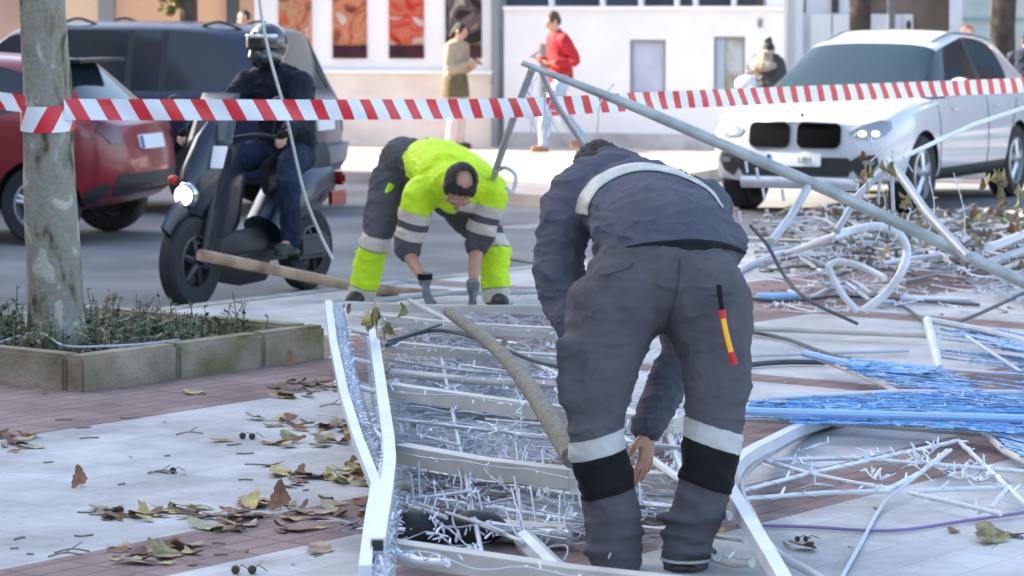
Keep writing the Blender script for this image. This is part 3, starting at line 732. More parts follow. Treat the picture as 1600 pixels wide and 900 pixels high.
# ---- big ladder-shaped frame lying under the workers
fr = empty('light_frame', 'big white ladder shaped light decoration frame between the two workers', 'light frame', G(800, 700))
outer = P3([(513, 474, .24), (521, 540, .24), (538, 620, .23), (560, 690, .22), (588, 762, .2), (579, 815, .2), (570, 893, .2)])
m = MB(); m.tube(outer, .017, square=True); wpart(m, 'rail', mt_aluw, fr, smooth=False)
inner = P3([(583, 520, .22), (597, 620, .22), (607, 690, .22), (609, 725, .22), (603, 775, .22), (590, 852, .22)])
m = MB(); m.tube(inner, .021, square=True, up=(0, 0, 1)); wpart(m, 'rail', mt_aluw, fr, smooth=False)
inner2 = P3([(578, 522, .145), (592, 625, .145), (602, 700, .145), (603, 740, .145), (598, 790, .145), (585, 878, .145)])
m = MB(); m.tube(inner2, .019, square=True, up=(0, 0, 1)); wpart(m, 'rail', mt_alu, fr, smooth=False)
for q in (inner, inner2):
    m = MB(); d = (q[-1] - q[-2]).normalized(); m.box(q[-1] + d * .002, (.032, .008, .030), (d.cross(ZUP).normalized(), d, ZUP)); wpart(m, 'tube_end_shade', mt_black, fr, smooth=False)  # black block stands in for the shade inside the hollow rail
for q_ in ([(574, 740, .20), (600, 745, .2)], [(553, 660, .22), (604, 672, .2)], [(537, 600, .22), (596, 614, .2)], [(527, 555, .22), (588, 570, .2)], [(519, 510, .22), (590, 524, .2)], [(560, 690, .22), (590, 765, .2), (600, 690, .2), (556, 640, .2)]): m = MB(); m.tube(P3(q_), .011, n=6); wpart(m, 'strut', mt_alu, fr)
if 0: m.tube(P3([(574, 740, .20), (600, 745, .24)]), .012, n=6); m.tube(P3([(553, 660, .22), (604, 672, .22)]), .010, n=6); m.tube(P3([(537, 600, .22), (596, 614, .22)]), .010, n=6); m.tube(P3([(527, 555, .22), (588, 570, .22)]), .012, n=6); m.tube(P3([(519, 510, .22), (590, 524, .22)]), .012, n=6); m.tube(P3([(560, 690, .22), (590, 765, .2), (600, 690, .2), (556, 640, .2)]), .011, n=6)
bars = [((540, 478), (860, 484), .024, .06, mt_cream), ((600, 500), (872, 520), .026, .12, mt_cream), ((606, 540), (880, 562), .024, .12, mt_cream), ((604, 562), (872, 592), .007, .12, mt_alu), ((612, 610), (1060, 665), .030, .13, mt_cream), ((614, 655), (1075, 700), .008, .11, mt_alu), ((626, 708), (900, 748), .034, .13, mt_cream), ((980, 742), (1062, 752), .03, .06, mt_cream), ((630, 734), (1140, 806), .016, .05, mt_alu), ((640, 636), (880, 660), .018, .07, mt_alu), ((612, 582), (880, 602), .018, .10, mt_cream),
        ((612, 770), (1160, 843), .0085, .07, mt_aluw), ((612, 806), (885, 838), .038, .045, mt_cream), ((1112, 868), (1175, 878), .018, .045, mt_cream), ((760, 818), (890, 834), .012, .075, mt_aluw), ((606, 860), (1200, 936), .032, .13, mt_cream), ((606, 862), (700, 880), .012, .16, mt_aluw)]
for a, b, r, h, mm in bars:
    m = MB(); p, q = G(a[0], a[1], h), G(b[0], b[1], h); m.tube([p, p.lerp(q, .5) - ZUP * .01, q], r, n=10, square=(.02 < r < .036), up=(0, 0, 1) if r > .02 and r < .036 else None)
    wpart(m, 'crossbar', mm, fr, smooth=not (.02 < r < .036))
m = MB()
for a, b, r in (((640, 470), (1050, 676), .014), ((870, 610), (1120, 792), .016), ((1032, 640), (1085, 790), .014), ((1062, 600), (1120, 740), .012), ((690, 560), (760, 900), .008), ((820, 845), (880, 905), .035)):
    m.tube([G(a[0], a[1], .09), G(b[0], b[1], .09)], r, n=8)
for i in range(14):
    a = (rnd.uniform(620, 760), rnd.uniform(500, 830)); m.tube([G(a[0], a[1], .08), G(a[0] + rnd.uniform(40, 110), a[1] + rnd.uniform(-20, 40), .12)], rnd.uniform(.004, .008), n=6)
wpart(m, 'brace', mt_alu, fr)
right = P3([(1300, 655, .03), (1249, 671, .06), (1210, 690, .1), (1168, 712, .14), (1140, 738, .16), (1139, 765, .17), (1158, 797, .17), (1182, 838, .17), (1214, 892, .17), (1235, 930, .17)])
m = MB(); m.tube(curve(right, 4), .021, n=4, square=True, up=(0, 0, 1)); wpart(m, 'rail', mt_aluw, fr, smooth=False)
right2 = P3([(1300, 661, .0), (1255, 679, .02), (1205, 707, .05), (1165, 738, .08), (1158, 768, .09), (1176, 806, .09), (1206, 858, .09), (1262, 892, .06), (1300, 915, .05)])
m = MB(); m.tube(curve(right2, 4), .014, n=8); wpart(m, 'rail', mt_alu, fr)
# strings of light tips
m = MB(); w1 = MB()
for (a, b, r, h, mm) in bars[1:]:
    p, q = G(a[0], a[1], h + r), G(b[0], b[1], h + r); leds(m, [p, q], .05, rnd, .011, every=.45); w1.tube(curve([p.lerp(q, k_ / 8) + Vector((0, rnd.gauss(0, .02), rnd.gauss(0, .006))) for k_ in range(9)], 4), .003, n=4)
leds(m, [p + Vector((.05, 0, -.04)) for p in outer], .018, rnd, .02); leds(m, [p + Vector((.03, 0, -.05)) for p in outer[:5]], .02, rnd, .02); wrapwire(w1, [p + Vector((.05, 0, -.03)) for p in outer], .03, .08, .003, rnd); wrapwire(w1, inner2, .03, .12, .003, rnd)
for i in range(52):
    px, py = rnd.uniform(618, 1080), rnd.uniform(500, 830)
    if px > 800 and py > 720: continue
    if 0: pass
    n = rnd.randint(3, 5); pts = []; h0 = rnd.uniform(.02, .12); x, y = px, py
    for k in range(n):
        pts.append(G(x, y, max(.02, h0 + rnd.gauss(0, .03)))); x += rnd.gauss(8, 22); y += rnd.gauss(12, 18)
    pts = curve(pts, 5); w1.tube(pts, rnd.choice((.0022, .003, .0036)), n=4); leds(m, pts, .055, rnd, .012, every=.55)
for i in range(26):
    px = rnd.uniform(625, 1000); py = rnd.uniform(690, 800); p = G(px, py, .13); q = G(px + rnd.gauss(6, 8), py + rnd.uniform(50, 80), .06); w1.tube(curve([p, p.lerp(q, .5) + Vector((rnd.gauss(0, .01), 0, 0)), q], 4), .0034, n=4)
for i in range(95):
    cx_, cy_ = rnd.uniform(618, 1100), rnd.uniform(510, 845); hh_ = rnd.uniform(.02, .09)
    if cx_ > 870 and cy_ > 760: continue
    for k_ in range(rnd.randint(3, 9)):
        p = G(cx_ + rnd.gauss(0, 16), cy_ + rnd.gauss(0, 4), hh_); leds(m, [p, p + Vector((.02, 0, 0))], .02, rnd, rnd.uniform(.010, .017), upb=1.6)
wpart(m, 'light_tips', mt_led, fr, kind='stuff'); wpart(w1, 'light_cable', M('frame_wire', (.40, .43, .48), .5), fr, kind='stuff')
# crumpled grey netting lying in the frame
def tangle(name, n, pxr, pyr, h, r, mat, parent, seed, amp=(22, 10)):
    m = MB(); rr = random.Random(seed)
    for i in range(n):
        x, y = rr.uniform(*pxr), rr.uniform(*pyr); pts = []
        for k in range(6):
            pts.append(G(x, y, max(.01, rr.uniform(0, h)))); x += rr.gauss(amp[0] * rr.choice((-1, 1)), amp[0]); y += rr.gauss(0, amp[1])
        m.tube(curve(pts, 4), r * rr.uniform(.7, 1.3), n=4)
    return wpart(m, name, mat, parent, kind='stuff') if parent else m.build(name, mat)
tangle('loose_wires', 150, (620, 880), (492, 610), .09, .0024, mt_wireg, fr, 5); tangle('loose_wires', 120, (620, 880), (495, 700), .07, .002, mt_wirew, fr, 15)
tangle('loose_wires', 170, (620, 1060), (600, 840), .08, .0026, mt_wireg, fr, 6); tangle('loose_wires', 90, (620, 1060), (620, 840), .07, .0022, mt_wirew, fr, 16)
# black bag under the lower bars
bag = MB(); c0 = G(700, 850, .0)
for i in range(3): bag.ell(c0 + Vector((.09 * (i - 1), .03 * (i % 2), .055)), (.10, .07, .055), nu=18, nv=10)
bo = bag.build('black_bag', mt_black); setp(bo, label='black plastic bag under the lowest crossbars of the big frame', category='bag')

# ---- tall triangular truss: long pole and its legs
tr_ = empty('pole_truss', 'long grey pole with slanting legs crossing in front of the white car', 'pole frame', G(1500, 520))
m = MB(); PL = [D(815, 98, 14.95), D(1000, 170, 15.0), D(1300, 300, 15.0), D(1640, 460, 14.9)]
m.tube(PL, [.014, .029, .032, .032], n=14); wpart(m, 'pole', mt_steel, tr_)
m = MB(); m.tube([D(832, 106, 15.05), D(800, 190, 15.5), D(776, 262, 16.1), D(752, 343, 17.3)], .021, n=10); wpart(m, 'leg', mt_alu, tr_)
m = MB(); m.tube([D(846, 112, 15.05), D(868, 160, 15.2), D(912, 226, 15.6), D(960, 330, 15.9), D(1000, 470, 15.6)], .016, n=10); wpart(m, 'leg', mt_alu, tr_)
for a, b, r in (([(1266, 285, 15.0), (1236, 338, 14.9), (1205, 378, 14.5)], None, .022), ([(1396, 250, 15.3), (1340, 306, 15.2), (1307, 362, 15.0)], None, .019), ([(1390, 250, 15.3), (1450, 335, 14.9), (1512, 402, 14.5)], None, .024), ([(1393, 262, 15.3), (1396, 330, 15.2)], None, .010), ([(1375, 262, 15.4), (1372, 320, 15.4)], None, .008)):
    m = MB(); m.tube([D(*q) for q in a], r, n=10); wpart(m, 'leg', mt_alu, tr_)
m = MB(); m.tube([D(1160, 284, 15.6), D(1270, 286, 15.4), D(1340, 290, 15.3)], .032, n=10); wpart(m, 'crossbar', mt_alu, tr_)
m = MB(); m.tube([D(1392, 255, 15.3), D(1440, 232, 15.9), D(1520, 195, 16.5), D(1610, 165, 17.2)], .013, n=8); wpart(m, 'crossbar', mt_aluw, tr_)
m = MB(); L_ = MB()
for a in ((1165, 252), (1192, 294), (1222, 296), (1182, 262), (1155, 330)):
    p = D(a[0], a[1], 15.3); m.tube([p, p + Vector((.01, 0, -.06))], .009, n=6)
m.tube(curve([D(960, 130, 15.2), D(938, 160, 15.2), D(934, 200, 15.2), D(928, 235, 15.3)], 5), .004, n=5)
for k in range(5):
    x = 828 + k * 9; pts = [D(x + rnd.gauss(0, 6), 120 + j * 22, 15.4) for j in range(5)]; m.tube(curve(pts, 4), .003, n=4); leds(L_, pts, .08, rnd, .014)
m.tube(curve([D(775, 268, 16.1), D(790, 262, 16.0), D(806, 275, 16.0), D(800, 300, 16.0), D(790, 292, 16.0)], 5), .012, n=6)
for k in range(6):
    p = D(1330 + k * 16 + rnd.gauss(0, 6), 215 + k * 5 + rnd.gauss(0, 10), 15.2); m.tube([p, p + Vector((rnd.gauss(0, .03), 0, -rnd.uniform(.03, .09)))], .0035, n=4); leds(L_, [p, p + Vector((.02, 0, -.02))], .03, rnd, .012)
for k in range(6):
    a_ = [(1300 + k * 38, 300 - 6 * k, 15.6), (1310 + k * 38 + rnd.gauss(0, 10), 330, 15.5), (1290 + k * 40 + rnd.gauss(0, 14), 380, 15.4)]; pts = curve([D(*q) for q in a_], 5); m.tube(pts, .003, n=4); leds(L_, pts, .09, rnd, .010)
wpart(m, 'hanging_wires', mt_wirew, tr_, kind='stuff'); wpart(L_, 'light_tips', mt_led, tr_, kind='stuff')
# wrap of wires along the right legs
# ---- white heart loop
hl = empty('heart_decoration', 'white tube bent to a heart standing on the rubble at right', 'light decoration', G(1350, 480))
m = MB(); pts = [G(1150, 425, .02), G(1186, 408, .03), G(1240, 392, .08), D(1290, 375, 15.9), D(1335, 359, 15.9), D(1375, 354, 15.9), D(1405, 366, 15.9), D(1417, 392, 15.9), D(1408, 425, 15.8), D(1385, 458, 15.8), D(1350, 485, 15.8)]
m.tube(curve(pts, 6), .024, n=12); wpart(m, 'tube', mt_aluw, hl)
m = MB(); pts = [D(1340, 486, 15.8), D(1318, 462, 15.8), D(1302, 435, 15.8), D(1296, 416, 15.8), D(1312, 409, 15.8), D(1345, 416, 15.7), D(1382, 434, 15.5)]
m.tube(curve(pts, 6), .019, n=12); wpart(m, 'tube', mt_aluw, hl)
# ---- blue star
st = empty('blue_star_decoration', 'fallen star shaped frame covered in blue lights at the right edge', 'light decoration', G(1500, 640))
def seg(m, lst, r, sq=False): m.tube(P3(lst), r, n=8, square=sq)
m = MB(); seg(m, [(1449, 500, .24), (1468, 577, .10)], .022); wpart(m, 'frame_bar', mt_aluw, st)
m = MB(); seg(m, [(1449, 500, .24), (1530, 515, .22), (1660, 548, .2)], .017); wpart(m, 'frame_bar', mt_alu, st)
m = MB(); seg(m, [(1140, 511, .05), (1450, 524, .05)], .016); wpart(m, 'frame_bar', mt_cream, st)
m = MB(); seg(m, [(1256, 552, .12), (1330, 570, .1), (1468, 577, .10)], .018); wpart(m, 'frame_bar', mt_blue2, st)
m = MB(); seg(m, [(1256, 552, .1), (1330, 580, .08), (1402, 612, .06)], .012); wpart(m, 'frame_bar', mt_cream, st)
m = MB(); seg(m, [(1150, 642, .12), (1350, 648, .12), (1660, 656, .12)], .017); wpart(m, 'frame_bar', mt_blue2, st)
m = MB(); seg(m, [(1150, 653, .05), (1350, 663, .05), (1537, 677, .05), (1571, 706, .05), (1640, 740, .05)], .014); wpart(m, 'frame_bar', mt_cream, st)
m = MB(); seg(m, [(1205, 622, .1), (1300, 617, .1), (1402, 612, .08), (1600, 613, .1)], .011); seg(m, [(1468, 577, .1), (1660, 590, .1)], .009); seg(m, [(1510, 525, .2), (1540, 545, .18), (1610, 590, .1)], .008); wpart(m, 'frame_bar', mt_wirew, st)
net = MB(); tip = MB(); tip2 = MB()
def fill(poly, n, h, dirx=(1, .04), L=(60, 160), r=.0027, rnd=rnd, dens=.6):
    def inside(x, y):
        c = False; j = len(poly) - 1
        for i in range(len(poly)):
            if (poly[i][1] > y) != (poly[j][1] > y) and x < (poly[j][0] - poly[i][0]) * (y - poly[i][1]) / (poly[j][1] - poly[i][1]) + poly[i][0]: c = not c
            j = i
        return c
    x0, x1 = min(p[0] for p in poly), max(p[0] for p in poly); y0, y1 = min(p[1] for p in poly), max(p[1] for p in poly); k = 0; t = 0
    n = int(n * .5)
    while k < n and t < n * 30:
        t += 1; x, y = rnd.uniform(x0, x1), rnd.uniform(y0, y1)
        if not inside(x, y): continue
        k += 1; l = rnd.uniform(*L) * 1.3; y = y0 + round((y - y0) / 4.2) * 4.2 + rnd.gauss(0, .5); pts = []
        for q in range(5):
            xx = x + l * q / 4 * dirx[0]; yy = y + l * q / 4 * dirx[1] + rnd.gauss(0, .5)
            if not inside(xx, yy): break
            pts.append(G(xx, yy, max(.01, h + rnd.gauss(0, .005))))
        if len(pts) > 1:
            net.tube(pts, r * rnd.uniform(.7, 1.5), n=4); leds(tip if rnd.random() < .7 else tip2, pts, .08, rnd, .008, every=dens * .7)
fill([(1449, 500), (1530, 508), (1680, 545), (1680, 640), (1530, 640), (1468, 577)], 170, .12, (1, .12))
fill([(1449, 498), (1560, 512), (1680, 545), (1680, 575), (1560, 540), (1455, 512)], 170, .2, (1, .22), r=.0045)
fill([(1258, 553), (1468, 572), (1540, 600), (1540, 640), (1402, 612)], 160, .10, (1, .1)); fill([(1258, 550), (1330, 562), (1470, 574), (1470, 585), (1330, 582)], 130, .11, (1, .08), r=.0045)
fill([(1150, 622), (1300, 628), (1680, 640), (1680, 690), (1540, 677), (1150, 655)], 380, .09, (1, .03), r=.0045); fill([(1200, 620), (1402, 610), (1680, 612), (1680, 642), (1200, 632)], 170, .09, (1, .02))
fill([(1537, 677), (1680, 670), (1680, 760), (1571, 706)], 200, .06, (1, .25), r=.0045)
wpart(net, 'blue_netting', mt_blue, st, kind='stuff'); wpart(tip, 'light_tips', mt_blue2, st, kind='stuff'); wpart(tip2, 'light_tips', mt_led, st, kind='stuff')
# ---- lower right open figure of white tubes with light tips
sf = empty('white_line_decoration', 'open zigzag figure of thin white tubes with light tips, bottom right', 'light decoration', G(1350, 760))
segs = [[(1159, 767), (1264, 740), (1360, 719), (1498, 689)], [(1192, 719), (1264, 740), (1336, 755), (1390, 764)], [(1159, 780), (1288, 770), (1390, 767)], [(1498, 689), (1600, 785), (1640, 820)], [(1384, 766), (1440, 738), (1480, 704)], [(1420, 767), (1582, 761)], [(1420, 770), (1564, 803)], [(1576, 761), (1549, 794)], [(1192, 719), (1330, 716), (1640, 740)]]
m = MB(); t_ = MB(); w_ = MB()
for sg in segs:
    p = P3([(a, b, .05) for a, b in sg]); m.tube(p, .0085, n=8); leds(t_, p, .06, rnd, .017, every=.42, upb=.8); wrapwire(w_, p, .009, .16, .002, rnd)
for i in range(16):
    x, y = rnd.uniform(1200, 1560), rnd.uniform(705, 765); p = P3([(x, y, .03), (x + 20, y + rnd.gauss(0, 8), .06), (x + 50, y + rnd.gauss(0, 12), .03)]); w_.tube(curve(p, 4), .003, n=4); leds(t_, p, .09, rnd, .015, upb=1)
wpart(m, 'frame_tubes', mt_aluw, sf); wpart(t_, 'light_tips', mt_led, sf, kind='stuff'); wpart(w_, 'light_cable', mt_wirew, sf, kind='stuff')
# ---- other fallen bars on the right
def bar(lst, r, mat, label, square=False, name='fallen_bar', cat='bar', group=None):
    pts = [Vector(q) for q in lst]; m = MB(); m.tube(pts, r, n=10, square=square, up=(0, 0, 1) if square else None); o = m.build(name, mat); c = pts[0].copy()
    for q in o.data.vertices: q.co -= c
    o.location = c; return setp(o, label=label, category=cat, group=group)
bar(P3([(1545, 388, .30), (1640, 350, .30)]), .028, mt_aluw, 'thick white bar sloping out of the frame at right above the pole foot')
bar(P3([(1538, 412, .22), (1640, 378, .22)]), .024, mt_alu, 'grey bar lying just below the thick white bar at right')
bar(P3([(1182, 464, .03), (1246, 463, .03)]), .024, mt_blue2, 'short pale blue bar right of the bending worker hip')
bar(P3([(1408, 466, .03), (1522, 470, .03)]), .020, mt_aluw, 'short white bar between the heart loop and blue star')
bar(P3([(1190, 392, .1), (1320, 372, .12), (1560, 380, .1)]), .012, mt_alu, 'thin grey bar running behind the heart loop')
bar(P3([(1160, 372, .06), (1400, 385, .06), (1540, 392, .06)]), .016, mt_steel, 'dull bar at the foot of the branch heap')
bar(P3([(1395, 438, .03), (1470, 400, .1)]), .012, mt_alu, 'short thin bar leaning from the heart loop to the branch heap')
bar(P3([(1450, 392, .1), (1512, 414, .03)]), .014, mt_aluw, 'short white bar end below the pole crossing')
bar(P3([(800, 480, .03), (905, 476, .03)]), .03, mt_cream, 'cream bar behind the frame beside the hi-vis worker foot')
bar(P3([(590, 470, .05), (700, 458, .05), (850, 456, .05)]), .016, mt_alu, 'grey bar on the ground behind the hi-vis worker')
bar(P3([(1170, 556, .02), (1420, 548, .02)]), .008, mt_alu, 'hair thin bar above the blue star tip')
# cables
def cab(pl_, r, mat, label, k=6, cat='cable'):
    p = curve(pl_, k); m = MB(); m.tube(p, r, n=6); o = m.build('cable', mat); c = p[0].copy()
    for q in o.data.vertices: q.co -= c
    o.location = c; return setp(o, label=label, category=cat)
cab([D(1172, 352, 14.6), D(1200, 385, 14.5), D(1225, 430, 14.4), D(1262, 468, 14.2), D(1340, 506, 14.0)], .009, mt_cable, 'dark cable sloping down right of the grey suited worker')
cab(P3([(1150, 466, .02), (1240, 470, .02), (1310, 463, .04), (1400, 468, .02), (1530, 476, .02)]), .011, mt_cable, 'dark cable running level under the heart loop')
cab(P3([(1385, 468, .02), (1420, 484, .02), (1452, 512, .03)]), .009, mt_cable, 'short dark cable from heart loop to blue star corner')
cab(P3([(1485, 508, .2), (1530, 490, .1), (1640, 440, .1)]), .010, mt_cable, 'dark cable rising from blue star to the right edge')
cab(P3([(1170, 518, .02), (1230, 530, .02), (1290, 552, .03), (1330, 562, .04)]), .010, mt_cable, 'dark cable curving to the tip of the blue star')
cab(P3([(1150, 572, .02), (1220, 566, .02), (1290, 566, .02)]), .014, mt_cable, 'thick dark cable stub right of the worker thigh')
cab(P3([(604, 540, .2), (640, 524, .22), (690, 516, .24), (750, 530, .24), (830, 562, .2), (880, 574, .2)]), .010, mt_cable, 'dark cable arching over the dead branch in the big frame')
cab(P3([(606, 533, .22), (650, 520, .24), (690, 507, .25)]), .006, mt_cable, 'thin dark cable above the arching one at the rail top')
cab(P3([(790, 404, .04), (830, 410, .04), (900, 424, .04)]), .011, mt_cable, 'dark hose coming out behind the hi-vis worker knee')
cab(P3([(1150, 820, .01), (1260, 823, .01), (1390, 829, .01), (1500, 815, .01), (1640, 795, .02)]), .006, mt_purple, 'purple cable snaking over the white paving at bottom right')
cab(P3([(1486, 703, .06), (1440, 738, .05), (1392, 774, .03), (1372, 800, .01), (1350, 840, .01), (1314, 905, .01)]), .007, mt_wirew, 'white cable trailing from the zigzag figure to the bottom edge')
cab([D(404, -30, 14.9), D(408, 20, 14.9), D(422, 90, 14.9), D(447, 180, 14.9), D(475, 300, 15.0), D(500, 365, 15.1), D(520, 405, 15.1)], .009, M('rope_grey', (.52, .52, .48), .7), 'grey rope hanging down in front of the scooter rider', cat='rope')
cab(P3([(-60, 560, .12), (0, 535, .15), (60, 520, .16), (100, 540, .18), (160, 541, .18), (230, 537, .17), (285, 530, .15)]), .0055, mt_wireg, 'thin pale cable looped round the planter weeds and trunk foot')
cab(P3([(40, 490, .2), (45, 520, .14), (62, 536, .14)]), .008, M('dry_twig', (.42, .36, .26), .8), 'dry forked twig at the left of the planter', cat='twig')
# dead branch on the frame
m = MB(); pts = P3([(700, 487, .30), (735, 512, .30), (770, 540, .30), (800, 570, .30), (832, 612, .29), (862, 660, .28), (895, 715, .27)])
cp = curve(pts, 5); m.tube(cp, [.026 + .0004 * i + .0012 * noise.noise(Vector((i * .15, 2, 3))) for i in range(len(cp))], n=12)
m.tube([cp[12], cp[12] + Vector((.02, 0, .06))], .012, n=8)
setp(m.build('dead_branch', mt_bark_dead), label='thick grey dead branch lying across the big frame', category='branch')
# plank / trunk behind the scooter wheel
m = MB(); m.tube([D(312, 398, 16.5), D(420, 420, 16.8), D(560, 449, 17.15), D(620, 460, 17.3)], [.035, .034, .032, .026], n=9); setp(m.build('wooden_pole', mt_plank), label='bare brown wooden pole jutting out left toward the scooter wheel', category='pole')
bar([D(566, 449, 17.35), D(640, 457, 17.5), D(700, 459, 17.6)], .030, mt_plank, 'brown log lying behind the hi-vis worker ankles', name='log', cat='log')
# heap of branches and leaves on the right
hp = MB(); rr = random.Random(21)
for i in range(330):
    x, y = rr.uniform(1290, 1640), rr.uniform(335, 425); p = G(x, y, rr.uniform(.0, .10)); a = rr.uniform(-.5, 3.6); L = rr.uniform(.12, .5); d = Vector((math.cos(a), math.sin(a) * .6, rr.gauss(.05, .15))) * L
    q = p + d; q.z = max(.01, q.z); hp.mi = rr.choice((0, 0, 1, 2)); hp.tube(curve([p, p.lerp(q, .5) + Vector((rr.gauss(0, .02), 0, abs(rr.gauss(0, .03)))), q], 3), rr.uniform(.004, .011), n=5)
for i in range(200):
    c = G(rr.uniform(1300, 1640), rr.uniform(325, 420), rr.uniform(.0, .22)); vs, fs = leaf_shape(rr.uniform(.03, .08), rr, .5); R = Matrix.Rotation(rr.uniform(0, 6), 3, 'Z') @ Matrix.Rotation(rr.uniform(0, 2), 3, 'X')
    hp.mi = rr.choice((3, 4, 5, 1)); hp.add([R @ q + c for q in vs], fs)
hp.build('branch_heap', [mt_bark_dead, M('dark_twig', (.12, .09, .07), .9), mt_wireg, lc['brown'], lc['green'], lc['tan']], None, label='tangled heap of broken branches and brown leaves at right', category='branches', kind='stuff')
# pale wreckage of thin frames between the star and the white car
wk = empty('wreckage_frames', 'pale mass of bent thin frames and wires lying between heart loop and white car', 'light decoration', G(1400, 400))
rr = random.Random(77)
for i in range(26):
    x, y = rr.uniform(1190, 1600), rr.uniform(345, 470); h0 = rr.uniform(.02, .25) * (1 if y < 420 else .3); L = rr.uniform(60, 220); pts = []
    for k in range(4): pts.append(G(x + L * k / 3, y + rr.gauss(0, 8) - k * rr.uniform(-4, 6), max(.015, h0 + rr.gauss(0, .03))))
    m = MB(); m.tube(curve(pts, 4), rr.uniform(.006, .014), n=8); wpart(m, 'thin_tube', rr.choice((mt_aluw, mt_alu, mt_cream, mt_alu)), wk)
wm = MB(); wt = MB()
for i in range(120):
    x, y = rr.uniform(1180, 1620), rr.uniform(335, 480); pts = []; h0 = rr.uniform(.01, .18) * (1 if y < 430 else .3)
    for k in range(5): pts.append(G(x, y, max(.01, h0 + rr.gauss(0, .03)))); x += rr.gauss(18, 18); y += rr.gauss(0, 6)
    pts = curve(pts, 4); wm.tube(pts, rr.uniform(.003, .005), n=4); leds(wt, pts, .12, rr, .012, every=.6)
wpart(wm, 'wires', mt_wirew, wk, kind='stuff'); wpart(wt, 'light_tips', mt_led, wk, kind='stuff')
rb_ = MB()
for i in range(420):
    x, y = rr.uniform(1180, 1640), rr.uniform(328, 430); c = G(x, y, .0); s_ = rr.uniform(.008, .05); rb_.mi = rr.randrange(2)
    rb_.ell(c + ZUP * s_ * .3, (s_ * rr.uniform(.7, 1.4), s_ * rr.uniform(.6, 1.2), s_ * rr.uniform(.4, .8)), Matrix.Rotation(rr.uniform(0, 3), 3, 'Z'), nu=6, nv=4)
rb_.build('rubble', [M('grey_rubble', (.34, .33, .31), .9, var=.3, scale=20), M('brown_rubble', (.20, .16, .12), .9, var=.3, scale=20)], None, smooth=False, label='grey and brown crumbs of bark and mortar around the branch heap', category='rubble', kind='stuff')
# leaf clusters caught in the truss
for k, (px, py, Y, n, lab) in enumerate(((1352, 268, 15.1, 8, 'olive leaves caught on the wires below the headlamp'), (1385, 325, 15.2, 8, 'olive leaves hanging in the truss right of the first cluster'), (1560, 292, 15.6, 10, 'green and tan leaves caught before the rear wheel'), (1590, 330, 15.5, 9, 'green leaves at the right edge over the branch heap'), (586, 502, 12.9, 12, 'yellow leaves caught at the head of the left rails'))):
    m = MB(); rr = random.Random(k); c = D(px, py, Y)
    for i in range(n):
        vs, fs = leaf_shape(rr.uniform(.035, .065), rr, .4); R = Matrix.Rotation(rr.uniform(0, 6), 3, 'Z') @ Matrix.Rotation(rr.uniform(.6, 1.8), 3, 'X'); o_ = Vector((rr.gauss(0, .06), rr.gauss(0, .04), rr.gauss(0, .05)))
        if o_.z + c.z < .1: o_.z = .1 - c.z + .02
        m.mi = rr.choice((0, 0, 1, 2)); m.add([R @ q + c + o_ for q in vs], fs)
    m.tube([c + Vector((0, 0, .1)), c, c + Vector((.02, 0, -.12))], .005, n=5)
    setp(m.build('leafy_twig', [lc['green'], lc['yellow'], lc['brown']]), label=lab, category='leafy twig', group='leaf clusters caught in the frames')
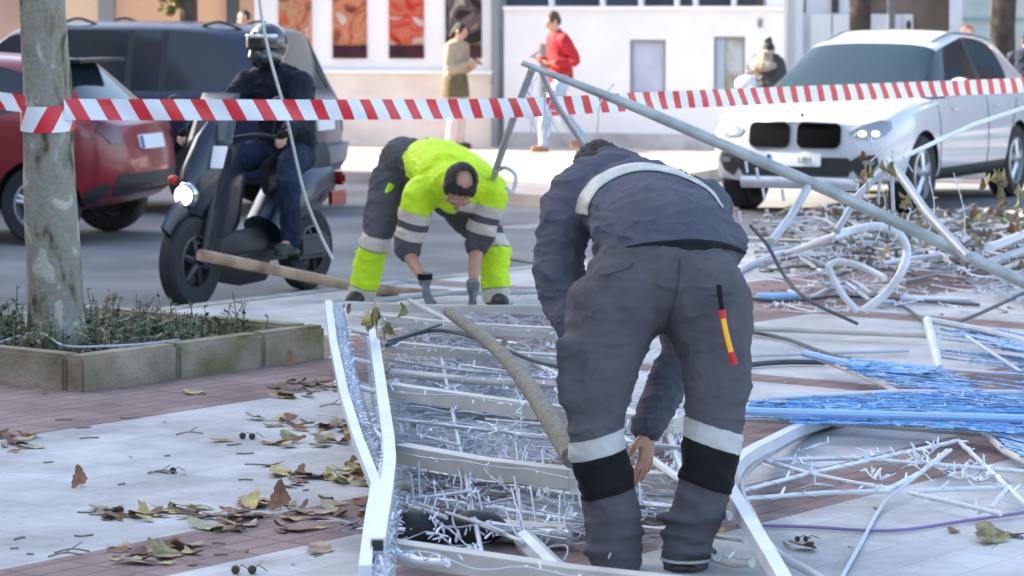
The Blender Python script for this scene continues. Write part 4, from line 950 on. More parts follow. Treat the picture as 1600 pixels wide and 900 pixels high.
# rubble: clods and grey dust heaps under the far side of the frame
# ------------------------------------------------------------------ vehicles
def eval_mesh(o):
    dg = bpy.context.evaluated_depsgraph_get(); dg.update()
    me = bpy.data.meshes.new_from_object(o.evaluated_get(dg)); return me
def car_shell(st, bulgeF=.10, bulgeR=.06, arches=(), arch_r=.36, W=.94, zax=.33):
    """st: rows of 7 points (j=0..6, y>=0) per station from rear to front, each with face tag for the span to the next station"""
    NJ = len(st[0]['p']); vs = []; fs = []; tg = []
    idx = {}
    def V_(k, p):
        if k not in idx: idx[k] = len(vs); vs.append(Vector(p))
        return idx[k]
    for i, s_ in enumerate(st):
        for j, p in enumerate(s_['p']):
            V_((i, j, 1), p)
            if p[1] > 1e-6: V_((i, j, -1), (p[0], -p[1], p[2]))
            else: idx[(i, j, -1)] = idx[(i, j, 1)]
    K = len(st)
    for i in range(K - 1):
        for j in range(NJ - 1):
            t = st[i].get('t', {}).get(j, 0)
            for sd_ in (1, -1):
                q = [idx[(i, j, sd_)], idx[(i + 1, j, sd_)], idx[(i + 1, j + 1, sd_)], idx[(i, j + 1, sd_)]]
                q = [a for n_, a in enumerate(q) if a not in q[:n_]]
                fs.append(q if sd_ > 0 else q[::-1]); tg.append(t)
        a, b = idx[(i, 0, 1)], idx[(i + 1, 0, 1)]; c, d = idx[(i + 1, 0, -1)], idx[(i, 0, -1)]
        fs.append([a, d, c, b]); tg.append(0)
    for i, sgn, bl, tt in ((0, -1, bulgeR, st[0].get('cap', {})), (K - 1, 1, bulgeF, st[-1].get('cap', {}))):
        cols = []
        for j in range(NJ - 1):
            p = Vector(vs[idx[(i, j, 1)]]); row = [idx[(i, j, 1)]]
            for f in (.55, 0, -.55):
                q = Vector((p.x + sgn * bl * (1 - abs(f) ** 1.6), p.y * f, p.z)); vs.append(q); row.append(len(vs) - 1)
            row.append(idx[(i, j, -1)]); cols.append(row)
        for j in range(NJ - 2):
            for k in range(4):
                q = [cols[j][k], cols[j][k + 1], cols[j + 1][k + 1], cols[j + 1][k]]
                fs.append(q if sgn < 0 else q[::-1]); tg.append(tt.get(j, 0))
        top = idx[(i, NJ - 1, 1)]; r = cols[-1]
        for k in range(4):
            q = [r[k], r[k + 1], top]; fs.append(q if sgn < 0 else q[::-1]); tg.append(0)
    me = bpy.data.meshes.new('shell'); me.from_pydata([tuple(q) for q in vs], [], fs)
    bm = bmesh.new(); bm.from_mesh(me); bm.faces.ensure_lookup_table()
    for f, t in zip(bm.faces, tg): f.material_index = t
    bmesh.ops.recalc_face_normals(bm, faces=bm.faces[:])
    cl = bm.edges.layers.float.get('crease_edge') or bm.edges.layers.float.new('crease_edge')
    for e in bm.edges:
        if len(e.link_faces) == 2:
            a, b = e.link_faces
            if a.material_index != b.material_index: e[cl] = .85
    bm.to_mesh(me); bm.free()
    for k in range(8): me.materials.append(None)
    o = bpy.data.objects.new('tmp', me); C.objects.link(o)
    sm = o.modifiers.new('s', 'SUBSURF'); sm.levels = 3; sm.render_levels = 3
    cut = []
    for ax in arches:
        for sd_ in (1, -1):
            m = MB(); m.lathe([(0, -.16), (arch_r, -.16), (arch_r, .16), (0, .16)], c=(ax, sd_ * (W - .04), zax), n=40)
            cm = m.mesh('c'); bm = bmesh.new(); bm.from_mesh(cm); bmesh.ops.remove_doubles(bm, verts=bm.verts, dist=1e-5); bmesh.ops.recalc_face_normals(bm, faces=bm.faces[:])
            for f in bm.faces: f.material_index = 7
            bm.to_mesh(cm); bm.free()
            for k in range(8): cm.materials.append(None)
            co = bpy.data.objects.new('cut', cm); C.objects.link(co); cut.append(co)
            md = o.modifiers.new('b', 'BOOLEAN'); md.object = co; md.operation = 'DIFFERENCE'; md.solver = 'EXACT'
    me2 = eval_mesh(o)
    for q in cut + [o]: bpy.data.objects.remove(q)
    return me2
def split_by_mat(me, groups):
    """groups: {index:[...]}; returns meshes holding only these material indices"""
    out = {}
    for key, ids in groups.items():
        bm = bmesh.new(); bm.from_mesh(me); bmesh.ops.delete(bm, geom=[f for f in bm.faces if f.material_index not in ids], context='FACES')
        m2 = bpy.data.meshes.new(key); bm.to_mesh(m2); bm.free(); m2.materials.clear(); out[key] = m2
    return out
def islands(me):
    bm = bmesh.new(); bm.from_mesh(me); bm.verts.ensure_lookup_table(); seen = set(); res = []
    for v in bm.verts:
        if v.index in seen: continue
        st_ = [v]; grp = set()
        while st_:
            q = st_.pop()
            if q.index in grp: continue
            grp.add(q.index); st_ += [e.other_vert(q) for e in q.link_edges]
        seen |= grp; res.append(grp)
    bm.free(); out = []
    for g in res:
        bm = bmesh.new(); bm.from_mesh(me); bm.verts.ensure_lookup_table()
        bmesh.ops.delete(bm, geom=[v for v in bm.verts if v.index not in g], context='VERTS')
        m2 = bpy.data.meshes.new('isl'); bm.to_mesh(m2); bm.free()
        if len(m2.polygons): out.append(m2)
    return out
class Proj:
    def __init__(s, me):
        s.b = BVHTree.FromPolygons([q.co.copy() for q in me.vertices], [tuple(p.vertices) for p in me.polygons])
    def pt(s, a, b, ax, sg):
        if ax == 'x': o, d = Vector((sg * 6, a, b)), Vector((-sg, 0, 0))
        elif ax == 'y': o, d = Vector((a, sg * 6, b)), Vector((0, -sg, 0))
        else: o, d = Vector((a, b, 6)), Vector((0, 0, -1))
        h = s.b.ray_cast(o, d)
        return (h[0], h[1]) if h[0] is not None else (None, None)
    def patch(s, outline, ax, sg, off=.006, thick=.02, rings=4, n=None):
        """outline: 2D closed polygon projected onto the shell, made a thin curved solid"""
        O = [Vector((p[0], p[1], 0)) for p in outline]
        # densify
        D_ = []
        for i in range(len(O)):
            a, b = O[i], O[(i + 1) % len(O)]; k = max(1, int((b - a).length / .035))
            for j in range(k): D_.append(a.lerp(b, j / k))
        cx = sum(p.x for p in D_) / len(D_); cy = sum(p.y for p in D_) / len(D_); m = MB(); V0 = []; N = len(D_)
        def pr(x, y):
            h, nn = s.pt(x, y, ax, sg)
            return h
        cpt = pr(cx, cy)
        if cpt is None: return m
        dv = {'x': Vector((sg, 0, 0)), 'y': Vector((0, sg, 0)), 'z': Vector((0, 0, 1))}[ax]
        V0.append(cpt + dv * off)
        for r in range(1, rings + 1):
            f = r / rings
            for p in D_:
                h = pr(cx + (p.x - cx) * f, cy + (p.y - cy) * f)
                if h is None: h = V0[-1] - dv * off
                V0.append(h + dv * off)
        fs = []
        for i in range(N): fs.append((0, 1 + i, 1 + (i + 1) % N))
        for r in range(rings - 1):
            for i in range(N): a = 1 + r * N; fs.append((a + i, a + N + i, a + N + (i + 1) % N, a + (i + 1) % N))
        L = len(V0); e = 1 + (rings - 1) * N
        for i in range(N): V0.append(V0[e + i] - dv * thick)
        for i in range(N): fs.append((e + i, L + i, L + (i + 1) % N, e + (i + 1) % N))
        m.add(V0, fs); return m
    def line(s, pts, ax, sg, r, off=0.0):
        out = []
        for i in range(len(pts) - 1):
            for k in range(6):
                t = k / 6; h, _ = s.pt(pts[i][0] + (pts[i + 1][0] - pts[i][0]) * t, pts[i][1] + (pts[i + 1][1] - pts[i][1]) * t, ax, sg)
                if h is not None: out.append(h + ({'x': Vector((sg, 0, 0)), 'y': Vector((0, sg, 0)), 'z': Vector((0, 0, 1))}[ax]) * off)
        h, _ = s.pt(*pts[-1], ax, sg)
        if h is not None: out.append(h)
        m = MB(); m.tube(out, r, n=5); return m
mt_tyre = M('tyre_rubber', (.022, .022, .024), .8, bump=.3, bscale=80)
mt_rim = M('alloy_rim', (.50, .51, .53), .3, metal=.7)
mt_rimd = M('dark_rim', (.06, .06, .065), .4, metal=.5)
mt_arch = M('arch_liner', (.012, .012, .013), .9)
mt_blackp = M('black_plastic', (.022, .023, .025), .5)
mt_chrome = M('chrome_trim', (.75, .76, .78), .15, metal=1.0)
mt_glass = M('car_glass', (.010, .024, .030), .06, spec=.40)
mt_lens = M('headlamp_lens', (.20, .23, .27), .12, spec=.8, coat=1.0)
mt_lamp = M('lamp_reflector', (.88, .9, .92), .1, metal=.5, emit=(1, .96, .9, 1.2))
mt_red = M('red_tail_lens', (.22, .006, .008), .15, coat=.8)
mt_plate = M('number_plate', (.72, .73, .74), .35)
mt_plateb = M('plate_blue', (.02, .08, .42), .35)
mt_ink = M('plate_ink', (.03, .03, .03), .5)
def wheel(parent, x, y, r, wd, sd_, spokes=5, dark=False, hub=.62):
    t = MB(); h = wd / 2; rr = r * hub
    t.lathe([(rr, -h * .85), (r * .9, -h), (r * .985, -h * .72), (r, 0), (r * .985, h * .72), (r * .9, h), (rr, h * .85)], n=48); w_ = t.build('tyre', mt_tyre, None)
    e = bpy.data.objects.new('wheel', None); C.objects.link(e); e.parent = parent; e.location = (x, y, r); e.empty_display_size = .1
    w_.parent = e
    m = MB(); o = sd_ * h
    m.lathe([(rr + .004, sd_ * -h * .85), (rr + .004, o * .86), (rr * .93, o * .9), (rr * .90, o * .55), (rr * .86, -o * .5)], n=48)
    for k in range(spokes):
        a = 2 * math.pi * k / spokes + .3
        for da in (-.13, .13) if spokes <= 5 else (0,):
            d = Vector((math.cos(a + da), 0, math.sin(a + da))); d0 = Vector((math.cos(a + da * .3), 0, math.sin(a + da * .3)))
            m.tube([d0 * rr * .15 + Vector((0, o * .80, 0)), d * rr * .92 + Vector((0, o * .72, 0))], [.03, .017], n=6)
    m.lathe([(0, o * .92), (rr * .16, o * .9), (rr * .2, o * .6)], n=20)
    rm = m.build('rim', mt_rimd if dark else mt_rim, e)
    b = MB(); b.lathe([(0, -o * .3), (rr * .88, -o * .3), (rr * .88, -o * .1), (0, -o * .1)], n=30); b.build('brake_disc', M('disc_dark', (.05, .05, .055), .6), e)
    return e
def text_part(name, txt, size, mat, parent, loc, rot, ext=.002):
    cu = bpy.data.curves.new(name, 'FONT'); cu.body = txt; cu.size = size; cu.align_x = 'CENTER'; cu.align_y = 'CENTER'; cu.extrude = ext
    o = bpy.data.objects.new(name, cu); C.objects.link(o); dg = bpy.context.evaluated_depsgraph_get(); dg.update()
    me = bpy.data.meshes.new_from_object(o.evaluated_get(dg)); bpy.data.objects.remove(o)
    q = link(name, me, mat, parent, smooth=False); q.location = loc; q.rotation_euler = rot; return q
def sec(x, w, zf, zm, zb, xr, wr, zr, hood=False, rise=.05, t=None, xb=None, cap=None, ft=.0):
    xb = x if xb is None else xb
    if hood: up = [(xb, w * .93, zb), (xr, wr, zb + rise * .5), (xr, wr * .55, zb + rise), (xr, 0, zb + rise * 1.25)]
    else: up = [(xb, w * .94, zb), (xr, wr, zr - .07), (xr, wr * .80, zr - .012), (xr, 0, zr)]
    return {'p': [(x + ft, w * .84, zf), (x, w * .975, zf + .06), (x, w, zm), (x + (xb - x) * .5, w * .985, zb - .10)] + up, 't': t or {}, 'cap': cap or {}}
def hd2rot(h): return math.atan2(h[1], h[0])

# ================= white SUV
HB_ = Vector((-.454, -.891, 0)).normalized(); cw = Vector((3.62, 26.1, RZ)); Lf = Vector((-HB_.y, HB_.x, 0))
# local: +x forward, +y to the car's left. near front wheel is the left one.
org = cw - HB_ * 1.48 - Lf * .80
suv = empty('white_suv', 'white sport utility car with twin black grilles behind the fallen pole', 'car', org, hd2rot(HB_))
mt_suv = M('white_car_paint', (.50, .525, .57), .28, coat=1.0, var=.02, scale=2)
sts = [sec(-2.27, .80, .42, .72, .98, -2.20, .62, 0, True, .03, xb=-2.22), sec(-2.12, .905, .30, .66, 1.07, -2.12, .66, 0, True, .06, t={5: 3, 6: 3}),
       sec(-1.92, .935, .25, .62, 1.09, -1.76, .57, 1.57, xb=-1.95, t={4: 0}), sec(-1.34, .945, .24, .60, 1.08, -1.30, .615, 1.64, t={4: 2}), sec(-.42, .945, .24, .60, 1.06, -.40, .635, 1.665, t={4: 4}), sec(-.30, .945, .24, .60, 1.06, -.32, .645, 1.665, t={4: 2}),
       sec(.55, .945, .24, .60, 1.04, .36, .635, 1.545, t={4: 2, 5: 1, 6: 1}), sec(1.18, .945, .25, .60, 1.02, 1.16, .74, 0, True, .05, t={}), sec(1.62, .94, .26, .62, .99, 1.62, .72, 0, True, .07), sec(2.02, .91, .27, .62, .93, 2.06, .66, 0, True, .06, xb=2.02), sec(2.25, .82, .30, .60, .83, 2.24, .60, 0, True, .04, xb=2.22)]
sh = car_shell(sts, bulgeF=.13, bulgeR=.07, arches=(1.48, -1.36), arch_r=.405, W=.945, zax=.36)
P = Proj(sh)
gr = split_by_mat(sh, {'body': [0], 'windscreen': [1], 'side_window': [2], 'rear_window': [3], 'wheel_arch': [7], 'pillar': [4]})
link('body', gr['body'], mt_suv, suv); [link('pillar', q_, mt_blackp, suv) for q_ in islands(gr['pillar'])]; link('windscreen', gr['windscreen'], mt_glass, suv); link('rear_window', gr['rear_window'], mt_glass, suv); [link('wheel_arch', q_, mt_arch, suv) for q_ in islands(gr['wheel_arch'])]
for im in islands(gr['side_window']): link('side_window', im, mt_glass, suv)
for x in (1.48, -1.36):
    for sd_ in (1, -1): wheel(suv, x, sd_ * .81, .362, .235, sd_)
def sym(f):
    for sd_ in (1, -1): f(sd_)
def rr_(cx, cy, hw, hh, k=.25, n=5, skew=0):
    out = []
    for qx, qy, a0 in ((1, 1, 0), (-1, 1, 90), (-1, -1, 180), (1, -1, 270)):
        r = min(hw, hh) * k * 2
        for i in range(n + 1):
            a = rad(a0 + 90 * i / n); out.append((cx + qx * (hw - r) + math.cos(a) * r + skew * 0, cy + qy * (hh - r) + math.sin(a) * r))
    return out
def grille(sd_):
    o = P.patch(rr_(sd_ * .235, .735, .215, .126, .3), 'x', 1, .012, .04).build('grille_surround', mt_rim, suv)
    g = P.patch(rr_(sd_ * .235, .735, .20, .113, .28), 'x', 1, .022, .03).build('grille', M('grille_black', (.003, .0035, .004), .8, spec=.05), suv)
sym(grille)
def lamps(sd_):
    hl_ = P.patch([(sd_ * a, b) for a, b in ((.50, .765), (.60, .82), (.74, .868), (.82, .865), (.84, .80), (.80, .735), (.68, .70), (.55, .715))], 'x', 1, .010, .03).build('headlight', mt_lens, suv)
    for yy in (.615, .725):
        h, _ = P.pt(sd_ * yy, .755, 'x', 1); m = MB(); m.ell(h + Vector((.012, 0, 0)), (.014, .038, .022)); m.build('bulb', mt_lamp, hl_)
    m = P.line([(sd_ * .51, .775), (sd_ * .60, .825), (sd_ * .74, .868), (sd_ * .81, .855)], 'x', 1, .008, .006); m.build('trim', mt_grey, hl_)
    P.patch([(sd_ * a, b) for a, b in ((.50, .50), (.60, .56), (.74, .57), (.76, .49), (.70, .40), (.60, .36))], 'x', 1, .010, .03).build('fog_light_bay', mt_blackp, suv)
    P.patch(rr_(sd_ * .68, .50, .05, .02, .4), 'x', 1, .02, .02).build('fog_light', mt_lens, suv)
sym(lamps)
P.patch([(-.50, .54), (.50, .54), (.56, .46), (.50, .37), (-.50, .37), (-.56, .46)], 'x', 1, .008, .03).build('lower_intake', mt_blackp, suv)
P.patch([(-.66, .33), (.66, .33), (.60, .26), (-.60, .26)], 'x', 1, .010, .03).build('skid_plate', mt_rim, suv)
npl = P.patch(rr_(0, .515, .26, .056, .15), 'x', 1, .016, .02).build('number_plate', mt_plate, suv)
h, _ = P.pt(0, .515, 'x', 1)
text_part('plate_text', '0000 LPM'[5:], .07, mt_ink, npl, (h.x + .021, .12, .513), (rad(90), 0, rad(90)))
P.patch(rr_(-.235, .515, .018, .05, .1), 'x', 1, .021, .01).build('blue_strip', mt_plateb, npl)
h, nn = P.pt(0, .90, 'x', 1)
h = h if h is not None else Vector((2.2, 0, .88))
m = MB(); R_ = rot_to(Vector((.75, 0, .65))); bd = bpy.data.objects
m.ell(h + Vector((.003, 0, .003)), (.042, .042, .008), R_); bo = m.build('badge', mt_blackp, suv)
m = MB()
for k in range(4):
    m.mi = k % 2; a0 = k * math.pi / 2; ring = [h + Vector((.003, 0, .003)) + R_ @ Vector((0, 0, .0095))] + [h + Vector((.003, 0, .003)) + R_ @ Vector((math.cos(a0 + q * math.pi / 8) * .026, math.sin(a0 + q * math.pi / 8) * .026, .0085)) for q in range(5)]
    m.add(ring, [(0, i, i + 1) for i in range(1, 5)])
m.build('roundel', [mt_plate, mt_plateb], bo, smooth=False)
def sidebits(sd_):
    m = MB(); m.tube([(.92, sd_ * .93, 1.05), (.90, sd_ * 1.03, 1.10)], .02, n=8); m.ell((.90, sd_ * 1.06, 1.145), (.07, .115, .085)); m.build('mirror', mt_suv, suv)
    for pts in ([(1.08, .98), (1.05, .5), (.98, .34)], [(-.36, 1.02), (-.36, .5), (-.36, .34)], [(.98, .34), (-.95, .34)], [(-1.0, .55), (-1.3, .98)]):
        P.line(pts, 'y', sd_, .006).build('door_seam', mt_arch, suv)
    for x in (.62, -.62):
        h, _ = P.pt(x, .93, 'y', sd_); m = MB(); m.tube([h + Vector((-.09, sd_ * .012, 0)), h + Vector((.09, sd_ * .012, .004))], .012, n=8, ry=.016); m.build('door_handle', mt_suv, suv)
    P.patch([(-.92, .26), (1.0, .26), (1.02, .40), (-.94, .40)], 'y', sd_, .008, .02).build('sill_trim', mt_blackp, suv)
    P.line([(-1.6, sd_ * .53), (-.6, sd_ * .56), (.2, sd_ * .53)], 'z', 1, .012, .012).build('roof_rail', mt_grey, suv)
sym(sidebits)
for sd_ in (1, -1): m = MB(); m.tube([(1.0, sd_ * .35 - .3, 1.115), (.86, sd_ * .35 + .15, 1.20)], .008, n=6); m.build('wiper', mt_blackp, suv)

# ================= dark blue people carrier
mt_van = M('navy_car_paint', (.007, .018, .05), .35, coat=.3)
HV = Vector((-.975, .222, 0)).normalized(); LV_ = Vector((-HV.y, HV.x, 0))
ncor = Vector((-1.62, 25.6, RZ)); org = ncor + HV * 2.5 - LV_ * .96
van = empty('blue_people_carrier', 'long dark blue people carrier parked behind the red car and scooter', 'car', org, hd2rot(HV))
sts = [sec(-2.10, .88, .42, .72, 1.0, -2.05, .76, 0, True, .03, xb=-2.07, cap={}), sec(-2.04, .95, .30, .66, 1.04, -2.02, .80, 0, True, .06, t={5: 3, 6: 3}),
       sec(-1.92, .96, .26, .62, 1.11, -1.80, .70, 1.66, t={4: 0}), sec(-1.66, .965, .26, .62, 1.12, -1.62, .72, 1.71, t={4: 2}), sec(-.92, .965, .26, .62, 1.11, -.92, .735, 1.745, t={4: 4}), sec(-.88, .965, .26, .62, 1.11, -.88, .735, 1.745, t={4: 2}), sec(-.60, .965, .26, .62, 1.11, -.60, .735, 1.75, t={4: 4}), sec(-.56, .965, .26, .62, 1.11, -.56, .735, 1.75, t={4: 2}),
       sec(.18, .965, .26, .6, 1.09, .16, .735, 1.75, t={4: 4}), sec(.24, .965, .26, .6, 1.09, .22, .735, 1.745, t={4: 2}), sec(.80, .965, .26, .6, 1.07, .62, .71, 1.70, t={4: 2, 5: 1, 6: 1}), sec(1.45, .96, .27, .6, .98, 1.42, .76, 0, True, .05),
       sec(1.95, .93, .28, .6, .93, 1.95, .70, 0, True, .06), sec(2.45, .80, .32, .58, .78, 2.42, .6, 0, True, .04)]
sh = car_shell(sts, bulgeF=.12, bulgeR=.10, arches=(1.45, -1.30), arch_r=.38, W=.965, zax=.35); P = Proj(sh)
gr = split_by_mat(sh, {'body': [0], 'windscreen': [1], 'side_window': [2], 'rear_window': [3], 'wheel_arch': [7], 'pillar': [4]})
mt_tint = M('tinted_glass', (.018, .024, .032), .08, spec=.5)
link('body', gr['body'], mt_van, van); [link('pillar', q_, mt_blackp, van) for q_ in islands(gr['pillar'])]; link('windscreen', gr['windscreen'], mt_glass, van); link('rear_window', gr['rear_window'], mt_glass, van); [link('wheel_arch', q_, mt_arch, van) for q_ in islands(gr['wheel_arch'])]
for im in islands(gr['side_window']): link('side_window', im, mt_tint, van)
for x in (1.45, -1.30):
    for sd_ in (1, -1): wheel(van, x, sd_ * .83, .345, .22, sd_, spokes=7)
def vb(sd_):
    for xc in (-1.35, .0): h_, _ = P.pt(xc, sd_ * .60, 'z', 1); m = MB(); m.tube(curve([(xc - .22, sd_ * .60, h_.z - .02), (xc, sd_ * .60, h_.z + .05), (xc + .22, sd_ * .60, h_.z - .02)], 5), .012, n=8); m.build('roof_rail', mt_blackp, van)
    P.patch([(sd_ * a, b) for a, b in ((.76, .98), (.90, 1.0), (.91, .72), (.78, .70))], 'x', -1, .010, .03).build('tail_light', mt_red, van)
    m = MB(); m.ell((1.0, sd_ * 1.06, 1.08), (.07, .11, .08)); m.tube([(1.0, sd_ * .93, 1.02), (1.0, sd_ * 1.0, 1.05)], .02, n=8); m.build('mirror', mt_van, van)
    for pts in ([(-.34, 1.0), (-.34, .34)], [(-1.0, 1.0), (-1.12, .5)], [(.95, 1.0), (.95, .34)]): P.line(pts, 'y', sd_, .006).build('door_seam', mt_arch, van)
    P.patch([(-1.1, .60), (.95, .60), (.95, .66), (-1.1, .66)], 'y', sd_, .012, .02).build('side_moulding', mt_blackp, van)
sym(vb)
P.patch([(-.88, .60), (.88, .60), (.92, .46), (.88, .34), (-.88, .34), (-.92, .46)], 'x', -1, .07, .12).build('rear_bumper', M('bumper_grey', (.10, .13, .17), .5), van)
P.patch(rr_(0, .80, .26, .056, .15), 'x', -1, .02, .02).build('number_plate', mt_plate, van)

# ================= red hatchback
mt_redc = M('dark_red_car_paint', (.20, .002, .010), .3, coat=.4)
HR = Vector((-.975, .222, 0)).normalized(); LR_ = Vector((-HR.y, HR.x, 0)); cw = Vector((-3.70, 22.6, RZ))
org = cw + HR * 1.28 - LR_ * .76
red = empty('red_hatchback', 'dark red small hatchback parked behind the plane tree', 'car', org, hd2rot(HR))
sts = [sec(-1.90, .70, .44, .66, .92, -1.84, .60, 0, True, .03, xb=-1.84), sec(-1.78, .83, .32, .62, 1.0, -1.74, .66, 0, True, .05, t={5: 3, 6: 3}),
       sec(-1.60, .86, .26, .60, 1.04, -1.30, .53, 1.44, xb=-1.56, t={}), sec(-1.28, .87, .25, .58, 1.02, -1.16, .56, 1.47, t={4: 2}), sec(-.52, .87, .25, .58, .97, -.50, .60, 1.51, t={4: 4}), sec(-.42, .87, .25, .58, .97, -.40, .60, 1.51, t={4: 2}),
       sec(.45, .87, .25, .58, .93, .15, .57, 1.47, t={4: 2, 5: 1, 6: 1}), sec(1.05, .865, .26, .58, .92, 1.05, .68, 0, True, .05), sec(1.55, .84, .27, .56, .84, 1.55, .62, 0, True, .05), sec(1.95, .72, .30, .54, .70, 1.92, .5, 0, True, .04)]
sh = car_shell(sts, bulgeF=.12, bulgeR=.10, arches=(1.23, -1.28), arch_r=.36, W=.87, zax=.315); P = Proj(sh)
gr = split_by_mat(sh, {'body': [0], 'windscreen': [1], 'side_window': [2], 'rear_window': [3], 'wheel_arch': [7], 'pillar': [4]})
link('body', gr['body'], mt_redc, red); [link('pillar', q_, mt_blackp, red) for q_ in islands(gr['pillar'])]; link('windscreen', gr['windscreen'], mt_glass, red); link('rear_window', gr['rear_window'], mt_glass, red); [link('wheel_arch', q_, mt_arch, red) for q_ in islands(gr['wheel_arch'])]
for im in islands(gr['side_window']): link('side_window', im, mt_glass, red)
for x in (1.23, -1.28):
    for sd_ in (1, -1): wheel(red, x, sd_ * .755, .318, .19, sd_)
def rb(sd_):
    P.patch([(sd_ * a, b) for a, b in ((.55, .86), (.62, .95), (.78, .98), (.80, .90), (.72, .80), (.60, .80))], 'x', -1, .012, .04).build('tail_light', M('dark_tail_lens', (.10, .004, .006), .15, coat=.5), red)
    P.patch([(-1.76, .96), (-1.55, 1.0), (-1.50, .93), (-1.72, .84)], 'y', sd_, .010, .03).build('tail_light', mt_red, red)
    P.line([(-.47, .92), (-.47, .34)], 'y', sd_, .006).build('door_seam', mt_arch, red)
    h, _ = P.pt(-.62, .84, 'y', sd_); m = MB(); m.tube([h + Vector((-.08, sd_ * .012, 0)), h + Vector((.08, sd_ * .012, 0))], .012, n=8); m.build('door_handle', mt_redc, red)
    P.patch([(-1.62, .28), (-1.84, .36), (-1.84, .50), (-1.66, .42)], 'y', sd_, .008, .02).build('bumper_corner', mt_blackp, red)
sym(rb)
P.patch([(-.66, .56), (.66, .56), (.70, .46), (.62, .38), (-.62, .38), (-.70, .46)], 'x', -1, .012, .05).build('lower_bumper', mt_blackp, red)
pl2 = P.patch(rr_(.08, .80, .24, .056, .15), 'x', -1, .02, .02).build('number_plate', mt_plate, red)
P.patch(rr_(.30, .80, .018, .05, .1), 'x', -1, .026, .01).build('blue_strip', mt_plateb, pl2)
m = MB(); m.box((-1.40, 0, 1.44), (.26, 1.02, .03), bev=.013); m.build('roof_spoiler', mt_blackp, red)

# ================= scooter
HS = Vector((-.46, -.89, 0)).normalized(); LS = Vector((-HS.y, HS.x, 0)); fw = G(300, 470, RZ); fw = Vector((-1.99, 17.75, RZ))
org = fw - HS * 1.36
sc = empty('scooter', 'dark blue scooter with round headlamp ridden toward the plank', 'scooter', org, hd2rot(HS) - .0)
mt_sc = M('scooter_navy', (.006, .012, .026), .35, coat=.3)
def s_part(m, name, mat, parent=sc, **k): return m.build(name, mat, parent, **k)
for x, r, wd in ((1.36, .285, .12), (0, .27, .13)):
    e = wheel(sc, x, 0, r, wd, 1, spokes=6, dark=True, hub=.58)
m = MB(); m.tube(curve([(1.36 + .30 * math.cos(a), 0, .285 + .33 * math.sin(a)) for a in (2.5, 2.0, 1.5, 1.0, .6)], 4), .085, n=12, ry=.02, up=(0, 1, 0)); s_part(m, 'front_mudguard', mt_sc)
m = MB()
for y in (.085, -.085): m.tube([(1.36, y, .285), (1.25, y, .62), (1.16, y * .8, .85)], .022, n=8)
s_part(m, 'fork', mt_blackp)
m = MB(); c = [(1.30, .56, .10), (1.27, .66, .17), (1.20, .80, .20), (1.10, .95, .19), (1.02, 1.06, .15)]
m.tube([(a, 0, b) for a, b, _ in c], [.06, .09, .10, .09, .06], n=16, ry=[q for _, _, q in c], up=(1, 0, 0)); s_part(m, 'nose_fairing', mt_sc)
m = MB(); m.tube([(1.18, 0, .34), (1.08, 0, .58), (1.02, 0, .84), (.98, 0, 1.0)], [.03, .035, .04, .03], n=16, ry=[.17, .30, .31, .19], up=(1, 0, 0)); s_part(m, 'leg_shield', mt_sc)
m = MB(); m.ell((1.43, .0, .70), (.035, .062, .062)); h_ = s_part(m, 'headlight', mt_lamp)
m = MB(); m.lathe([(.07, -.05), (.085, .0), (.072, .02)], c=(1.40, 0, .70), axis='x', n=24); s_part(m, 'headlight_rim', mt_chrome)
m = MB(); m.box((1.225, .12, .93), (.012, .11, .15), (Vector((.9, 0, .42)).normalized(), Vector((0, 1, 0)), Vector((-.42, 0, .9)).normalized()), bev=.004); s_part(m, 'white_sticker', M('sticker_white', (.85, .87, .9), .2, coat=1))
m = MB(); m.ell((1.34, -.13, .79), (.03, .04, .03)); s_part(m, 'indicator', M('red_reflector', (.6, .03, .03), .3))
m = MB(); vs = []; fs = []
for i in range(7):
    for j in range(7):
        y = (j / 6 - .5) * (.34 - .06 * i / 6); z = .98 + .34 * i / 6; x = 1.17 - .16 * i / 6 - (abs(y) * 1.6) ** 2 * .35; vs.append((x, y, z))
for i in range(6):
    for j in range(6): fs.append((i * 7 + j, i * 7 + j + 1, (i + 1) * 7 + j + 1, (i + 1) * 7 + j))
m.add(vs, fs); ws = s_part(m, 'windshield', M('screen_plastic', (.10, .11, .12), .12, trans=.35)); sl = ws.modifiers.new('s', 'SOLIDIFY'); sl.thickness = .004
m = MB(); m.tube(curve([(.86, .36, 1.04), (.93, .22, 1.06), (.98, 0, 1.03), (.93, -.22, 1.06), (.86, -.36, 1.04)], 5), .013, n=8); s_part(m, 'handlebar', mt_blackp)
for y in (.31, -.31):
    m = MB(); m.tube([(.90, y, 1.05), (.93, y * 1.2, 1.22)], .007, n=6); m.ell((.93, y * 1.25, 1.26), (.02, .06, .045)); s_part(m, 'mirror', mt_blackp)
    m = MB(); m.tube([(.82, y * 1.25, 1.035), (.88, y * 1.05, 1.045)], .018, n=10); s_part(m, 'grip', mt_black)
m = MB(); m.tube([(1.08, 0, .30), (.8, 0, .27), (.5, 0, .28)], [.04, .035, .04], n=12, ry=[.16, .18, .18], up=(0, 0, 1)); 
m.box((.78, 0, .28), (.62, .38, .06), bev=.02); s_part(m, 'floorboard', mt_blackp)
m = MB(); m.tube([(.52, 0, .42), (.30, 0, .58), (0, 0, .66), (-.30, 0, .72)], [.14, .17, .13, .06], n=14, ry=[.13, .17, .17, .10], up=(0, 0, 1)); s_part(m, 'rear_body', mt_sc)
m = MB(); m.tube([(.50, 0, .76), (.25, 0, .80), (0, 0, .80), (-.28, 0, .86)], [.04, .05, .05, .03], n=12, ry=[.11, .15, .16, .11], up=(0, 0, 1)); s_part(m, 'seat', mt_black)
m = MB(); m.box((-.36, 0, .72), (.06, .20, .09), bev=.02); s_part(m, 'tail_light', mt_red)
